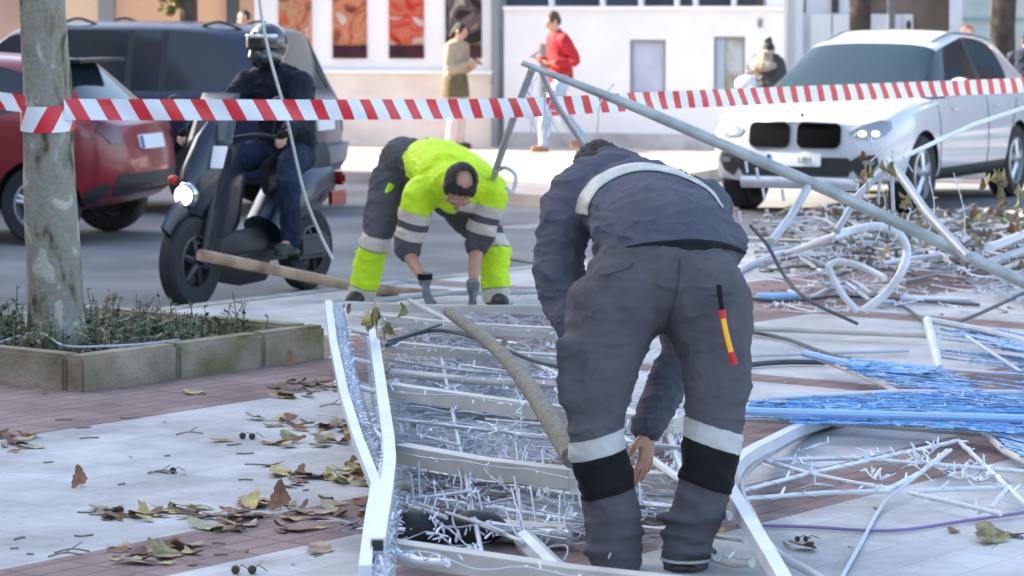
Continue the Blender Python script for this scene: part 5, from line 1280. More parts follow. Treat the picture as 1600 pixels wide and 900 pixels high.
m = MB(); m.box((-.20, .13, .60), (.20, .03, .10), bev=.01); s_part(m, 'side_reflector', mt_red)
m = MB(); m.tube(curve([(.5, -.14, .24), (.2, -.2, .22), (-.25, -.2, .34)], 4), .045, n=10); s_part(m, 'exhaust', mt_chrome)
m = MB(); m.box((.1, .11, .30), (.40, .08, .16), bev=.03); m.tube([(.5, .06, .3), (0, .09, .27)], .05, n=8); s_part(m, 'engine', M('engine_dark', (.06, .06, .065), .5, metal=.4))
# ------------------------------------------------------------------ people
mt_skin = M('skin', (.42, .22, .15), .5, var=.08, scale=20, bump=.05, bscale=90)
mt_skin2 = M('skin_fair', (.52, .30, .22), .5, var=.06, scale=20)
mt_hair = M('dark_hair', (.022, .016, .013), .6, var=.4, scale=40, bump=.6, bscale=150)
mt_greyw = M('grey_workwear', (.087, .084, .093), .85, var=.10, scale=9, bump=.25, bscale=55, detail=8, spec=.15)
mt_greyj = M('grey_blue_jacket', (.082, .086, .108), .8, var=.10, scale=8, bump=.25, bscale=45, detail=8, spec=.15)
mt_refl = M('silver_reflective', (.44, .435, .41), .5, metal=.0, var=.06, scale=20)
mt_reflb = M('beige_reflective', (.56, .50, .43), .5, var=.06, scale=20)
mt_blackc = M('black_cloth', (.012, .012, .013), .8, spec=.15)
mt_hivis = M('hi_vis_yellow', (.56, .80, .03), .6, var=.06, scale=7, bump=.2, bscale=35, spec=.15)
mt_glove = M('grey_glove', (.13, .14, .15), .7, var=.2, scale=30)
mt_shoe = M('work_shoe', (.03, .028, .026), .6)
def organic(name, build, voxel, smooth=4, mat=None, parent=None, wr=0.0, wf=9.0, wz=(1, 1, 1), seed=0.0, fac=.5):
    """one continuous surface: overlapping tapered volumes fused by a voxel remesh"""
    m = MB(); build(m); me = m.mesh('src'); bm = bmesh.new(); bm.from_mesh(me); bmesh.ops.recalc_face_normals(bm, faces=bm.faces[:]); bm.to_mesh(me); bm.free()
    o = bpy.data.objects.new('tmp', me); C.objects.link(o)
    r = o.modifiers.new('r', 'REMESH'); r.mode = 'VOXEL'; r.voxel_size = voxel
    s_ = o.modifiers.new('s', 'SMOOTH'); s_.factor = fac; s_.iterations = smooth
    me2 = eval_mesh(o); bpy.data.objects.remove(o)
    if wr:
        sv = Vector((seed, seed * 2.3, seed * .7))
        for q, nr in zip(me2.vertices, [Vector(v.normal) for v in me2.vertices]):
            p = Vector((q.co.x * wz[0], q.co.y * wz[1], q.co.z * wz[2])) * wf + sv
            a = noise.noise(p + Vector(noise.noise_vector(p * .6)) * .9); b = 1 - abs(noise.noise(p * 1.1 + Vector((5, 5, 5)))) * 2
            p2 = Vector((q.co.x * wz[0] * .8, q.co.y * wz[1] * .8, q.co.z * wz[2] * 1.5)) * wf * 1.9 + sv; c_ = 1 - abs(noise.noise(p2 + Vector(noise.noise_vector(p2 * .5)))) * 2.4; q.co += nr * wr * (a * .9 + (b * b * b if b > 0 else 0) * .8 + (c_ * c_ if c_ > 0 else 0) * .55 - .4)
    me2.materials.clear(); ob = link(name, me2, mat, parent)
    for p in me2.polygons: p.use_smooth = True
    return ob
def limb(m, pts, r, n=14, ry=None, up=None, k=5, capr=True):
    """tapered tube with rounded ends through joints"""
    P_ = curve(pts, k); K = len(P_); rs = []; r = list(r); ry_ = list(ry) if ry else r
    def itp(L, t):
        x = t * (len(L) - 1); i = min(int(x), len(L) - 2); f = x - i; f = f * f * (3 - 2 * f); return L[i] * (1 - f) + L[i + 1] * f
    rs = [itp(r, i / (K - 1)) for i in range(K)]; rys = [itp(ry_, i / (K - 1)) for i in range(K)]
    if capr:
        d0 = (P_[0] - P_[1]).normalized(); d1 = (P_[-1] - P_[-2]).normalized(); A = []; ra = []; rb_ = []; B = []; rc = []; rd = []
        for f in (.95, .8, .45):
            q = math.sqrt(1 - f * f); A.append(P_[0] + d0 * rs[0] * f * .7); ra.append(rs[0] * q); rb_.append(rys[0] * q)
        for f in (.45, .8, .95):
            q = math.sqrt(1 - f * f); B.append(P_[-1] + d1 * rs[-1] * f * .7); rc.append(rs[-1] * q); rd.append(rys[-1] * q)
        P_ = A + P_ + B; rs = ra + rs + rc; rys = rb_ + rys + rd
    m.tube(P_, rs, n=n, ry=rys, up=up)
def head_geo(m, c, fwd, up, s=1.0):
    f = Vector(fwd).normalized(); u = Vector(up); u = (u - f * u.dot(f)).normalized(); l = u.cross(f); R = Matrix((l, f, u)).transposed(); c = Vector(c)
    def A(x, y, z): return c + R @ Vector((x * s, y * s, z * s))
    m.ell(A(0, -.015, .03), (.076 * s, .093 * s, .088 * s), R); m.ell(A(0, .02, -.035), (.062 * s, .070 * s, .075 * s), R); m.ell(A(0, .045, -.085), (.036 * s, .035 * s, .030 * s), R)
    m.tube([A(0, .082, .02), A(0, .108, -.022), A(0, .088, -.035)], [.010 * s, .017 * s, .010 * s], n=8)      # nose
    m.ell(A(0, .078, .035), (.050 * s, .016 * s, .012 * s), R)                                                # brow
    m.ell(A(0, .083, -.058), (.024 * s, .012 * s, .009 * s), R)                                               # lips
    for sg in (1, -1):
        m.ell(A(sg * .078, -.005, -.005), (.010 * s, .020 * s, .032 * s), R)                                 # ears
        m.ell(A(sg * .040, .060, -.025), (.022 * s, .025 * s, .022 * s), R)
    return A, R
def face_bits(parent, A, s=1.0):
    for sg in (1, -1):
        m = MB(); m.ell(A(sg * .030, .078, .008), (.012 * s,) * 3, nu=12, nv=8); e = m.build('eye', M('eye_white', (.30, .26, .24), .4), parent)
        m2 = MB(); m2.ell(A(sg * .030, .0885, .007), (.0055 * s,) * 3, nu=8, nv=6); m2.build('iris', mt_hair, e)
def hair_geo(m, A, R, s, long=False, top=True):
    m.ell(A(0, -.026, .048), (.083 * s, .092 * s, .080 * s), R); m.ell(A(0, -.055, .0), (.076 * s, .062 * s, .075 * s), R)
    for sg in (1, -1): m.ell(A(sg * .060, .0, .03), (.022 * s, .05 * s, .05 * s), R)
def hand_geo(m, wr, d, palm_n, s=1.0, curl=.5, side=1, fr=.0088, spread=.12):
    """palm plus five separate bent fingers. d: wrist to knuckles, palm_n: out of the palm, side: +1 thumb on +x of (d x n)"""
    d = Vector(d).normalized(); n_ = Vector(palm_n); n_ = (n_ - d * n_.dot(d)).normalized(); x = d.cross(n_) * side; wr = Vector(wr)
    R = Matrix((x, n_, d)).transposed()
    m.ell(wr + d * .045 * s, (.038 * s, .016 * s, .052 * s), R); m.ell(wr + d * .005, (.026 * s, .020 * s, .03 * s), R)
    for i, (off, L) in enumerate(((.029, .070), (.010, .080), (-.010, .075), (-.028, .060))):
        base = wr + d * (.078 - .004 * abs(i - 1)) * s + x * off * s; dd = (d + x * spread * (1.5 - i) * .5).normalized(); pts = [base - dd * .03 * s, base]; ang = 0; p = base
        for j, fl in enumerate((.45, .32, .23)):
            ang += curl * (.5 if j == 0 else .65); v_ = dd * math.cos(ang) + n_ * math.sin(ang); p = p + v_ * L * fl * s; pts.append(p)
        m.tube(pts, [fr * 1.1 * s, fr * 1.1 * s, fr * s, fr * .92 * s, fr * .75 * s], n=8)
    b = wr + d * .022 * s + x * .026 * s; m.tube([b - x * .02 * s, b, b + (x * .8 + d * .6 + n_ * .2).normalized() * .036 * s, b + (x * .8 + d * .6 + n_ * .2).normalized() * .036 * s + (d * .9 + x * .25 + n_ * (.3 + curl * .3)).normalized() * .030 * s], [.014 * s, .013 * s, .0105 * s, .008 * s], n=8)
def band(src, name, a, axis, h, cen_r, mat, parent, off=.004):
    """strip of reflective cloth sewn round a limb: the piece of src between two planes, raised slightly"""
    a = Vector(a); axis = Vector(axis).normalized(); bm = bmesh.new(); bm.from_mesh(src.data)
    bmesh.ops.delete(bm, geom=[v for v in bm.verts if (v.co - a).length > cen_r + h], context='VERTS')
    for co, nn in ((a - axis * h / 2, -axis), (a + axis * h / 2, axis)):
        bmesh.ops.bisect_plane(bm, geom=bm.verts[:] + bm.edges[:] + bm.faces[:], plane_co=co, plane_no=nn, clear_outer=True)
    bm.verts.ensure_lookup_table()
    if len(bm.verts):
        near = min(bm.verts, key=lambda v: (v.co - a).length); grp = set(); stk = [near]
        while stk:
            q = stk.pop()
            if q in grp: continue
            grp.add(q); stk += [e.other_vert(q) for e in q.link_edges]
        bmesh.ops.delete(bm, geom=[v for v in bm.verts if v not in grp], context='VERTS')
    bm.normal_update(); ns = {v: v.normal.copy() for v in bm.verts}
    for v in bm.verts: v.co += ns[v] * off
    me = bpy.data.meshes.new(name); bm.to_mesh(me); bm.free(); me.materials.clear(); o = link(name, me, mat, parent)
    for p in me.polygons: p.use_smooth = True
    return o
def loc_all(root):
    """meshes were written in world space: bring them under the root's location"""
    off = Vector(root.location)
    for o in [q for q in bpy.data.objects if q.type == 'MESH']:
        p = o.parent
        while p is not None and p is not root: p = p.parent
        if p is root:
            for v in o.data.vertices: v.co -= off

# ================= worker in grey, back to the camera
wA = empty('person', 'worker in plain grey suit bending over with his back turned, nearest the camera', 'person', G(1015, 890))
hL, kL, aL_ = D(962, 478, 8.86), D(932, 676, 8.70), D(960, 866, 8.72); hR, kR, aR_ = D(1098, 470, 8.86), D(1112, 690, 8.72), D(1072, 868, 8.72)
pel = D(1035, 452, 8.88)
shL, elL, wrL = D(893, 322, 9.32), D(872, 420, 9.22), D(902, 520, 9.08)
shR, elR, wrR = D(1105, 340, 9.40), D(1072, 520, 9.38), D(1012, 668, 9.16)
hc = D(934, 284, 9.60)
def bodyA(m):
    limb(m, [pel + ZUP * .02, D(1030, 390, 8.98), D(1010, 320, 9.2), D(985, 290, 9.4)], [.13, .11, .12, .09], ry=[.10, .07, .06, .06], up=(0, 0, 1))
    limb(m, [D(980, 305, 9.42), D(955, 290, 9.52), hc], [.06, .055, .05])
    limb(m, [hL, kL, aL_], [.085, .055, .038]); limb(m, [hR, kR, aR_], [.085, .055, .038])
    for a in (aL_, aR_): limb(m, [a + Vector((0, -.01, -.03)), a + Vector((0, .12, -.035))], [.028, .024])
    limb(m, [shL, elL, wrL], [.048, .038, .028]); limb(m, [shR, elR, wrR], [.048, .038, .030])
    head_geo(m, hc, (-.15, .55, -.8), (0, .8, .5))
    hand_geo(m, wrR, (-.06, .02, -1), (-.9, .5, 0), s=1.25, curl=.28, side=-1, spread=.35)
    hand_geo(m, wrL, (.1, -.1, -1), (.6, -.3, 0), s=1.05, curl=.6, side=1)
bA = organic('body', bodyA, .0058, 2, mt_skin, wA)
A_, R_ = head_geo(MB(), hc, (-.15, .55, -.8), (0, .8, .5)); face_bits(bA, A_)
organic('hair', lambda m: hair_geo(m, A_, R_, 1.06), .008, 3, mt_hair, wA, wr=.006, wf=40)
def trouA(m):
    m.ell(pel + Vector((0, .02, .03)), (.238, .155, .17)); m.ell(D(975, 470, 8.84), (.128, .140, .15)); m.ell(D(1100, 465, 8.84), (.138, .142, .155))
    m.tube([D(1034, 398, 8.94), D(1034, 372, 9.0)], [.222, .20], n=24, ry=[.145, .13], up=(0, 1, 0))
    limb(m, [hL + Vector((-.005, 0, 0)), hL.lerp(kL, .5) + Vector((-.014, 0, 0)), kL + Vector((-.006, 0, 0)), kL.lerp(aL_, .5) + Vector((.01, 0, 0)), aL_ + Vector((0, 0, .03)), aL_ + Vector((.01, 0, -.03))], [.150, .116, .084, .086, .086, .080], n=20)
    limb(m, [hR + Vector((.012, 0, 0)), hR.lerp(kR, .5) + Vector((.030, 0, 0)), kR + Vector((.0, 0, 0)), kR.lerp(aR_, .5) + Vector((.01, 0, 0)), aR_ + Vector((0, 0, .03)), aR_ + Vector((0, 0, -.03))], [.146, .106, .084, .084, .074, .070], n=20)
    # bunched cloth over the shoes
    for a, sgn in ((aL_, -1), (aR_, 1)):
        for i in range(3): m.ell(a + Vector((.012 * math.sin(i * 2.1 + sgn), -.01, .01 + .05 * i)), (.092 - .004 * i, .088, .020), rot_to(Vector((.18 * sgn * math.sin(i), .2, 1))))
    # thigh pocket with flap on the left leg
    pk = hL.lerp(kL, .52) + Vector((-.105, -.03, 0)); m.box(pk, (.06, .16, .20), (Vector((.95, -.3, 0)).normalized(), Vector((.3, .95, 0)).normalized(), ZUP), bev=.012); m.box(pk + ZUP * .09, (.075, .175, .05), (Vector((.95, -.3, 0)).normalized(), Vector((.3, .95, 0)).normalized(), ZUP), bev=.012)
    m.box(hR.lerp(kR, .5) + Vector((.095, .0, 0)), (.05, .15, .19), bev=.012)
tA = organic('trousers', trouA, .0095, 5, mt_greyw, wA, wr=.0075, wf=8, wz=(1, 1, 1.7), seed=2)
for kn, an, sx in ((kL, aL_, 0), (kR, aR_, 0)):
    ax = (an - kn).normalized(); tilt = Vector((.12 if kn is kL else -.12, -.06, 0))
    c0 = kn + ax * (.035 if kn is kL else -.020)
    band(tA, 'white_band', c0, ax + tilt, .060, .16, mt_refl, tA, .004); band(tA, 'black_band', c0 + ax * .094, ax + tilt, .124, .16, mt_blackc, tA, .003)
m = MB(); q = hR.lerp(kR, 1.0) ; m.tube([aR_ + Vector((0, 0, -.012)), aR_ + Vector((0, 0, -.004))], 0.081, n=24, ry=.079, up=(0, 1, 0)); m.build('reflective_cuff', mt_refl, tA)
# seams
def surf_line(src, pts, r, name, mat, parent, ydir=1):
    b = BVHTree.FromPolygons([v.co.copy() for v in src.data.vertices], [tuple(p.vertices) for p in src.data.polygons]); out = []
    for i in range(len(pts) - 1):
        for k in range(8):
            px = pts[i][0] + (pts[i + 1][0] - pts[i][0]) * k / 8; py = pts[i][1] + (pts[i + 1][1] - pts[i][1]) * k / 8; d = _dir(px, py).normalized(); h = b.ray_cast(Vector((0, 0, CAMH)), d)
            if h[0] is not None: out.append(h[0] - d * .001)
    if len(out) > 2: m = MB(); m.tube(out, r, n=5); return m.build(name, mat, parent)
mt_seam = M('seam_thread', (.045, .046, .058), .9)
surf_line(tA, [(1062, 405), (1060, 440), (1052, 480), (1038, 520), (1020, 545)], .003, 'centre_seam', mt_seam, tA)
surf_line(tA, [(945, 430), (985, 418), (990, 408)], .003, 'pocket_seam', mt_seam, tA); surf_line(tA, [(1110, 462), (1150, 458)], .003, 'pocket_seam', mt_seam, tA)
def jackA(m):
    limb(m, [D(1050, 402, 8.93), D(1040, 365, 9.02), D(1018, 330, 9.2), D(995, 305, 9.42)], [.222, .238, .235, .20], n=26, ry=[.150, .150, .135, .12], up=(0, .35, 1), k=6)
    m.ell(D(960, 285, 9.5), (.13, .12, .105)); m.ell(D(1085, 335, 9.36), (.12, .13, .12)); m.ell(D(1105, 385, 9.0), (.135, .10, .10)); m.ell(D(900, 312, 9.36), (.095, .10, .11))
    limb(m, [D(925, 290, 9.42), shL, elL + Vector((.0, 0, 0)), wrL], [.10, .094, .082, .062], n=18)
    limb(m, [D(1075, 330, 9.38), shR, elR, wrR], [.095, .09, .076, .058], n=18)
    limb(m, [D(968, 278, 9.5), D(945, 262, 9.57)], [.09, .072])
jA = organic('jacket', jackA, .0095, 4, mt_greyj, wA, wr=.012, wf=7.5, wz=(1, 1, 1.3), seed=6)
# reflective band across the upper back, lying on the cloth
def cloth_strip(src, ctr, width, name, mat, parent):
    b = BVHTree.FromPolygons([v.co.copy() for v in src.data.vertices], [tuple(p.vertices) for p in src.data.polygons]); C2 = curve([Vector((x, y, 0)) for x, y in ctr], 8); rows = 5; vs = []; fs = []; K = 0
    for i, p in enumerate(C2):
        t = (C2[min(i + 1, len(C2) - 1)] - C2[max(0, i - 1)]).normalized(); nn = Vector((-t.y, t.x, 0)); row = []
        for j in range(rows):
            wi_ = i / (len(C2) - 1) * (len(width) - 1); w0_ = int(min(wi_, len(width) - 2)); q = p + nn * (j / (rows - 1) - .5) * (width[w0_] + (width[w0_ + 1] - width[w0_]) * (wi_ - w0_)); d = _dir(q.x, q.y).normalized(); h = b.ray_cast(Vector((0, 0, CAMH)), d)
            row.append(None if h[0] is None else h[0] + h[1] * .004 * (1 if h[1].dot(d) < 0 else -1))
        if any(r is None for r in row): continue
        vs += row; K += 1
    for i in range(K - 1):
        for j in range(rows - 1): fs.append((i * rows + j, (i + 1) * rows + j, (i + 1) * rows + j + 1, i * rows + j + 1))
    if not fs: return
    m = MB(); m.add(vs, fs); o = m.build(name, mat, parent); s_ = o.modifiers.new('s', 'SOLIDIFY'); s_.thickness = .003; s_.offset = 0; return o
cloth_strip(jA, [(910, 335), (915, 312), (935, 286), (970, 268), (1010, 262), (1055, 270), (1090, 286), (1112, 302), (1128, 325)], (20, 18, 14, 9, 5, 2), 'back_band', mt_refl, jA)
# dark shirt gap at the waist and the lanyard at the right pocket
cloth_strip(jA, [(975, 388), (1010, 382), (1060, 379), (1110, 381), (1150, 389), (1168, 398)], (1, 5, 9, 8, 2), 'black_shirt_hem', mt_blackc, wA); cloth_strip(jA, [(1030, 384), (1060, 383), (1100, 384), (1125, 387)], (2, 12, 17, 14, 2), 'black_shirt_hem', mt_blackc, wA)
def strap(pts, r, ry, name, mat, parent): m = MB(); m.tube(curve(pts, 5), r, n=8, ry=ry, up=(0, 1, 0)); return m.build(name, mat, parent)
strap([D(1123, 445, 8.655), D(1126, 470, 8.65), D(1129, 490, 8.65)], .008, .006, 'key_clip', mt_blackc, wA)
f_ = strap([D(1128, 484, 8.645), D(1131, 505, 8.64), D(1139, 540, 8.64), D(1148, 570, 8.64)], .0105, .005, 'red_lanyard', M('lanyard_red', (.55, .02, .02), .6), wA)
strap([D(1130, 498, 8.633), D(1135, 522, 8.628), D(1142, 550, 8.628)], .0075, .004, 'yellow_stripe', M('lanyard_yellow', (.85, .50, .03), .6), f_)
def shoe(m, a, d, s=1.0):
    d = Vector(d).normalized(); R = rot_to(ZUP, d.cross(ZUP)); m.ell(a + d * .06 + ZUP * -.035, (.046 * s, .13 * s, .045 * s), R); m.ell(a + d * .0, (.045 * s, .055 * s, .07 * s), R); m.box(a + d * .05 - ZUP * .068, (.085 * s, .26 * s, .022 * s), (d.cross(ZUP), d, ZUP), bev=.008)
for a, d in ((aL_, (-.15, 1, 0)), (aR_, (.2, 1, 0))):
    a = Vector((a.x, a.y, .082)); sh_ = organic('shoe', lambda m: shoe(m, a, d), .008, 2, mt_shoe, wA)
loc_all(wA)

# ================= worker in hi-vis, facing the camera
wB = empty('person', 'worker in yellow hi-vis jacket and grey trousers bending toward the camera', 'person', G(670, 480))
hL, kL, aL_ = D(614, 278, 16.95), D(586, 378, 16.72), D(563, 462, 16.78); hR, kR, aR_ = D(690, 290, 16.95), D(770, 378, 16.68), D(776, 462, 16.62)
shL, elL, wrL = D(655, 310, 16.38), D(637, 385, 16.42), D(664, 440, 16.22); shR, elR, wrR = D(768, 300, 16.38), D(746, 382, 16.40), D(739, 450, 16.2)
hc = D(718, 292, 16.10)
def bodyB(m):
    limb(m, [D(640, 262, 16.95), D(675, 262, 16.7), D(710, 275, 16.45), D(716, 285, 16.3)], [.10, .10, .12, .10], ry=[.09, .08, .08, .08], up=(0, 0, 1))
    limb(m, [D(714, 285, 16.35), D(717, 290, 16.2), hc], [.06, .055, .05])
    limb(m, [hL, kL, aL_], [.085, .055, .038]); limb(m, [hR, kR, aR_], [.085, .055, .038])
    limb(m, [shL, elL, wrL], [.05, .042, .028]); limb(m, [shR, elR, wrR], [.05, .042, .028])
    limb(m, [aL_ - ZUP * .01, aL_ + Vector((-.03, -.09, -.045))], [.026, .02]); limb(m, [aR_ - ZUP * .01, aR_ + Vector((.02, -.09, -.045))], [.026, .02])
    head_geo(m, hc, (-.12, -.20, -.97), (.12, -.97, .20), 1.13)
bB = organic('body', bodyB, .007, 2, mt_skin, wB)
A_, R_ = head_geo(MB(), hc, (-.12, -.20, -.97), (.12, -.97, .20), 1.13); face_bits(bB, A_, 1.13)
def hairB(m):
    for sg in (1, -1): m.ell(A_(sg * .052, -.022, .024), (.040, .088, .068), R_)
    m.ell(A_(0, .045, .074), (.068, .048, .044), R_); m.ell(A_(0, -.078, .0), (.078, .042, .072), R_)
    m.ell(A_(-.030, .01, .080), (.055, .075, .036), R_)
hb = organic('hair', lambda m: hair_geo(m, A_, R_, 1.16), .006, 2, mt_hair, wB, wr=.004, wf=50)
bc = A_(.018, -.028, .125); bmh = bmesh.new(); bmh.from_mesh(hb.data)
bmesh.ops.delete(bmh, geom=[v for v in bmh.verts if (v.co - bc).length < .052 + .010 * noise.noise(v.co * 40)], context='VERTS'); bmh.to_mesh(hb.data); bmh.free()
def trouB(m):
    m.ell(D(636, 258, 16.95), (.175, .15, .16)); m.ell(D(628, 250, 17.0), (.13, .12, .14)); m.ell(D(662, 262, 16.82), (.15, .14, .14))
    limb(m, [hL, hL.lerp(kL, .5), kL, kL.lerp(aL_, .5), aL_ + ZUP * -.02], [.13, .115, .085, .086, .075], n=18); limb(m, [hR, hR.lerp(kR, .5), kR, kR.lerp(aR_, .5), aR_ + ZUP * -.02], [.13, .115, .085, .086, .076], n=18)
tB = organic('trousers', trouB, .011, 4, mt_greyw, wB, wr=.010, wf=8, wz=(1, 1, 1.5), seed=9)
for kn, an in ((kL, aL_), (kR, aR_)):
    ax = (an - kn).normalized(); L = (an - kn).length
    band(tB, 'beige_band', kn + ax * -.005, ax, .075, .15, mt_reflb, tB, .003); band(tB, 'yellow_band', kn + ax * .155, ax, .235, .15, mt_hivis, tB, .004); band(tB, 'beige_band', kn + ax * .315, ax, .075, .15, mt_reflb, tB, .003)
m = MB(); m.tube(curve([D(612, 288, 16.79), D(606, 300, 16.78), D(600, 314, 16.77)], 4), .014, n=8, ry=.02); m.build('yellow_pocket_trim', mt_hivis, tB)
def jackB(m):
    limb(m, [D(668, 255, 16.85), D(690, 262, 16.66), D(712, 276, 16.46), D(716, 286, 16.34)], [.165, .205, .225, .19], n=24, ry=[.145, .165, .150, .12], up=(0, .3, 1), k=6)
    m.ell(D(668, 300, 16.42), (.11, .11, .11)); m.ell(D(755, 288, 16.42), (.105, .11, .115)); m.ell(D(712, 300, 16.42), (.17, .10, .10))
    limb(m, [D(672, 295, 16.42), shL, shL.lerp(elL, .62), elL + Vector((0, 0, .0)), elL.lerp(wrL, .12)], [.10, .098, .085, .078, .068], n=16)
    limb(m, [D(752, 290, 16.42), shR, shR.lerp(elR, .62), elR, elR.lerp(wrR, .06)], [.10, .095, .082, .072, .066], n=16)
    m.ell(D(716, 312, 16.36), (.13, .08, .085))
jB = organic('jacket', jackB, .010, 3, mt_hivis, wB, wr=.009, wf=8, wz=(1, 1, 1.2), seed=4)
for s_, e_ in ((shL, elL), (shR, elR)):
    ax = (e_ - s_).normalized(); L = (e_ - s_).length
    c = s_ + ax * .105
    band(jB, 'silver_band', c, ax, .062, .14, mt_reflb, jB, .005); band(jB, 'grey_sleeve_strip', c + ax * .052, ax, .045, .14, mt_greyw, jB, .004); band(jB, 'silver_band', c + ax * .103, ax, .062, .14, mt_reflb, jB, .005)
    band(jB, 'grey_sleeve', c + ax * .235, ax, .205, .17, mt_greyw, jB, .004)
# grey side of the jacket toward the hips
band(jB, 'grey_jacket_hem', D(645, 258, 16.9), (Vector(D(690, 262, 16.66)) - D(655, 258, 16.9)), .16, .2, mt_greyj, jB, .006)
for wrst, d, n_, sd_ in ((wrL, (.15, -.05, -1), (.8, -.3, 0), 1), (wrR, (-.02, -.05, -1), (-.8, -.3, 0), -1)):
    def gl(m): hand_geo(m, wrst, d, n_, s=1.12, curl=.55, side=sd_, fr=.011, spread=.3); limb(m, [wrst + Vector((0, 0, .03)), wrst - ZUP * .01], [.040, .036])
    organic('glove', gl, .006, 2, mt_glove, wB)
m = MB(); m.tube([wrL + Vector((0, 0, .045)), wrL + Vector((0, 0, .012))], .043, n=16); m.build('glove_cuff', mt_blackc, wB)
for a, d in ((aL_, (-.3, -1, 0)), (aR_, (.25, -1, 0))):
    a = Vector((a.x, a.y, .075)); organic('shoe', lambda m: shoe(m, a, d, 1.1), .01, 2, mt_shoe, wB)
loc_all(wB)

# ================= pedestrians in the background
def pedestrian(label, base, face, hgt, pose, skin=mt_skin2, hair=mt_hair, top=None, top2=None, leg=None, shoe_m=mt_shoe, hairfn=None, headf=None, wide=1.0, coat=None, vox=.014, headtilt=.35, parts=()):
    e = empty('person', label, 'person', base); f = Vector(face).normalized(); l = Vector((-f.y, f.x, 0)); k = hgt / 1.75; b = Vector(base)
    def Q(x, y, z): return b + f * (x * k) + l * (y * k) + ZUP * (z * k)   # forward, left, up
    J = dict(pose); hip = {1: Q(0, .09, .92), -1: Q(0, -.09, .92)}; kn = {1: Q(*J['knL']), -1: Q(*J['knR'])}; an = {1: Q(*J['anL']), -1: Q(*J['anR'])}
    sh_ = {1: Q(.0 + J.get('lean', 0), .175, 1.42), -1: Q(.0 + J.get('lean', 0), -.175, 1.42)}; el = {1: Q(*J['elL']), -1: Q(*J['elR'])}; wr_ = {1: Q(*J['wrL']), -1: Q(*J['wrR'])}; hc = Q(.05 + J.get('lean', 0) * 1.5, 0, 1.62)
    fd = (f * math.cos(headtilt) - ZUP * math.sin(headtilt)); upv = ZUP * math.cos(headtilt) + f * math.sin(headtilt)
    def bod(m):
        limb(m, [Q(0, 0, .92), Q(0, 0, 1.1), Q(J.get('lean', 0), 0, 1.38)], [.15, .13, .15], ry=[.10, .09, .10], up=tuple(f)); limb(m, [Q(J.get('lean', 0), 0, 1.42), hc], [.058, .052])
        for s_ in (1, -1):
            limb(m, [hip[s_], kn[s_], an[s_]], [.085, .056, .04]); limb(m, [sh_[s_], el[s_], wr_[s_]], [.05, .04, .028]); limb(m, [an[s_], an[s_] + f * .12 - ZUP * .04], [.036, .03])
            hd = (wr_[s_] - el[s_]).normalized(); hand_geo(m, wr_[s_], hd, f * .2 + ZUP * .7 + l * (-s_) * .4, s=1.0, curl=.6, side=s_, fr=.010)
        head_geo(m, hc, fd, upv, k)
    bo = organic('body', bod, .009, 1, skin, e); A, R = head_geo(MB(), hc, fd, upv, k); face_bits(bo, A, k)
    organic('hair', lambda m: (hairfn(m, A, R, k) if hairfn else hair_geo(m, A, R, k)), .010, 2, hair, e, wr=.004, wf=30)
    def tro(m):
        m.ell(Q(0, 0, .95), (.165 * k * wide, .13 * k, .13 * k), rot_to(ZUP, l))
        for s_ in (1, -1): limb(m, [hip[s_], kn[s_], an[s_] + ZUP * .01], [.098, .078, .066], n=14)
    organic('trousers', tro, vox, 3, leg, e, wr=.008, wf=9, wz=(1, 1, 1.6))
    def jac(m):
        limb(m, [Q(0, 0, coat or .93), Q(0, 0, 1.1), Q(J.get('lean', 0), 0, 1.40)], [.175 * wide, .17 * wide, .165 * wide], ry=[.145, .135, .125], up=tuple(f), n=20); m.ell(Q(J.get('lean', 0), 0, 1.44), (.17 * k * wide, .105 * k, .075 * k), rot_to(ZUP, l))
        for s_ in (1, -1): limb(m, [sh_[s_], el[s_], el[s_].lerp(wr_[s_], .88)], [.078, .062, .046], n=12)
        limb(m, [Q(J.get('lean', 0), 0, 1.46), Q(J.get('lean', 0) + .01, 0, 1.50)], [.07, .062])
    organic('jacket', jac, vox, 3, top, e, wr=.010, wf=8)
    for s_ in (1, -1):
        a = Vector((an[s_].x, an[s_].y, an[s_].z)); organic('shoe', lambda m: shoe(m, a, f, .92), .012, 1, shoe_m, e)
    for fn in parts: fn(e, Q, f, l)
    loc_all(e); return e
walk = {'knL': (.22, .09, .50), 'anL': (.26, .09, .09), 'knR': (-.06, -.09, .50), 'anR': (-.34, -.09, .14), 'elL': (-.10, .23, 1.14), 'wrL': (.16, .16, 1.12), 'elR': (.02, -.24, 1.13), 'wrR': (.25, -.10, 1.16), 'lean': .04}
stand = {'knL': (.02, .09, .50), 'anL': (.0, .10, .09), 'knR': (.02, -.09, .50), 'anR': (-.02, -.10, .09), 'elL': (.04, .24, 1.13), 'wrL': (.25, .06, 1.16), 'elR': (.04, -.24, 1.13), 'wrR': (.27, -.04, 1.20), 'lean': .02}
def phone(e, Q, f, l): m = MB(); p = Q(.34, 0, 1.22); m.box(p, (.08, .008, .15), (l, (f * .5 + ZUP * .8).normalized(), (f * .8 - ZUP * .5).normalized()), bev=.003); m.build('phone', mt_blackp, e)
def coatskirt(e, Q, f, l): m = MB(); m.tube([Q(0, 0, .72), Q(0, 0, .9), Q(0, 0, 1.05)], [.20, .19, .165], n=20, ry=[.17, .155, .135], up=tuple(f)); m.build('coat_skirt', e.get('_c') or mt_olive, e)
mt_olive = M('olive_coat', (.12, .10, .06), .85, var=.12, scale=8, spec=.15)
def longhair(m, A, R, k): hair_geo(m, A, R, k); m.ell(A(0, -.08, -.07), (.07 * k, .045 * k, .10 * k), R)
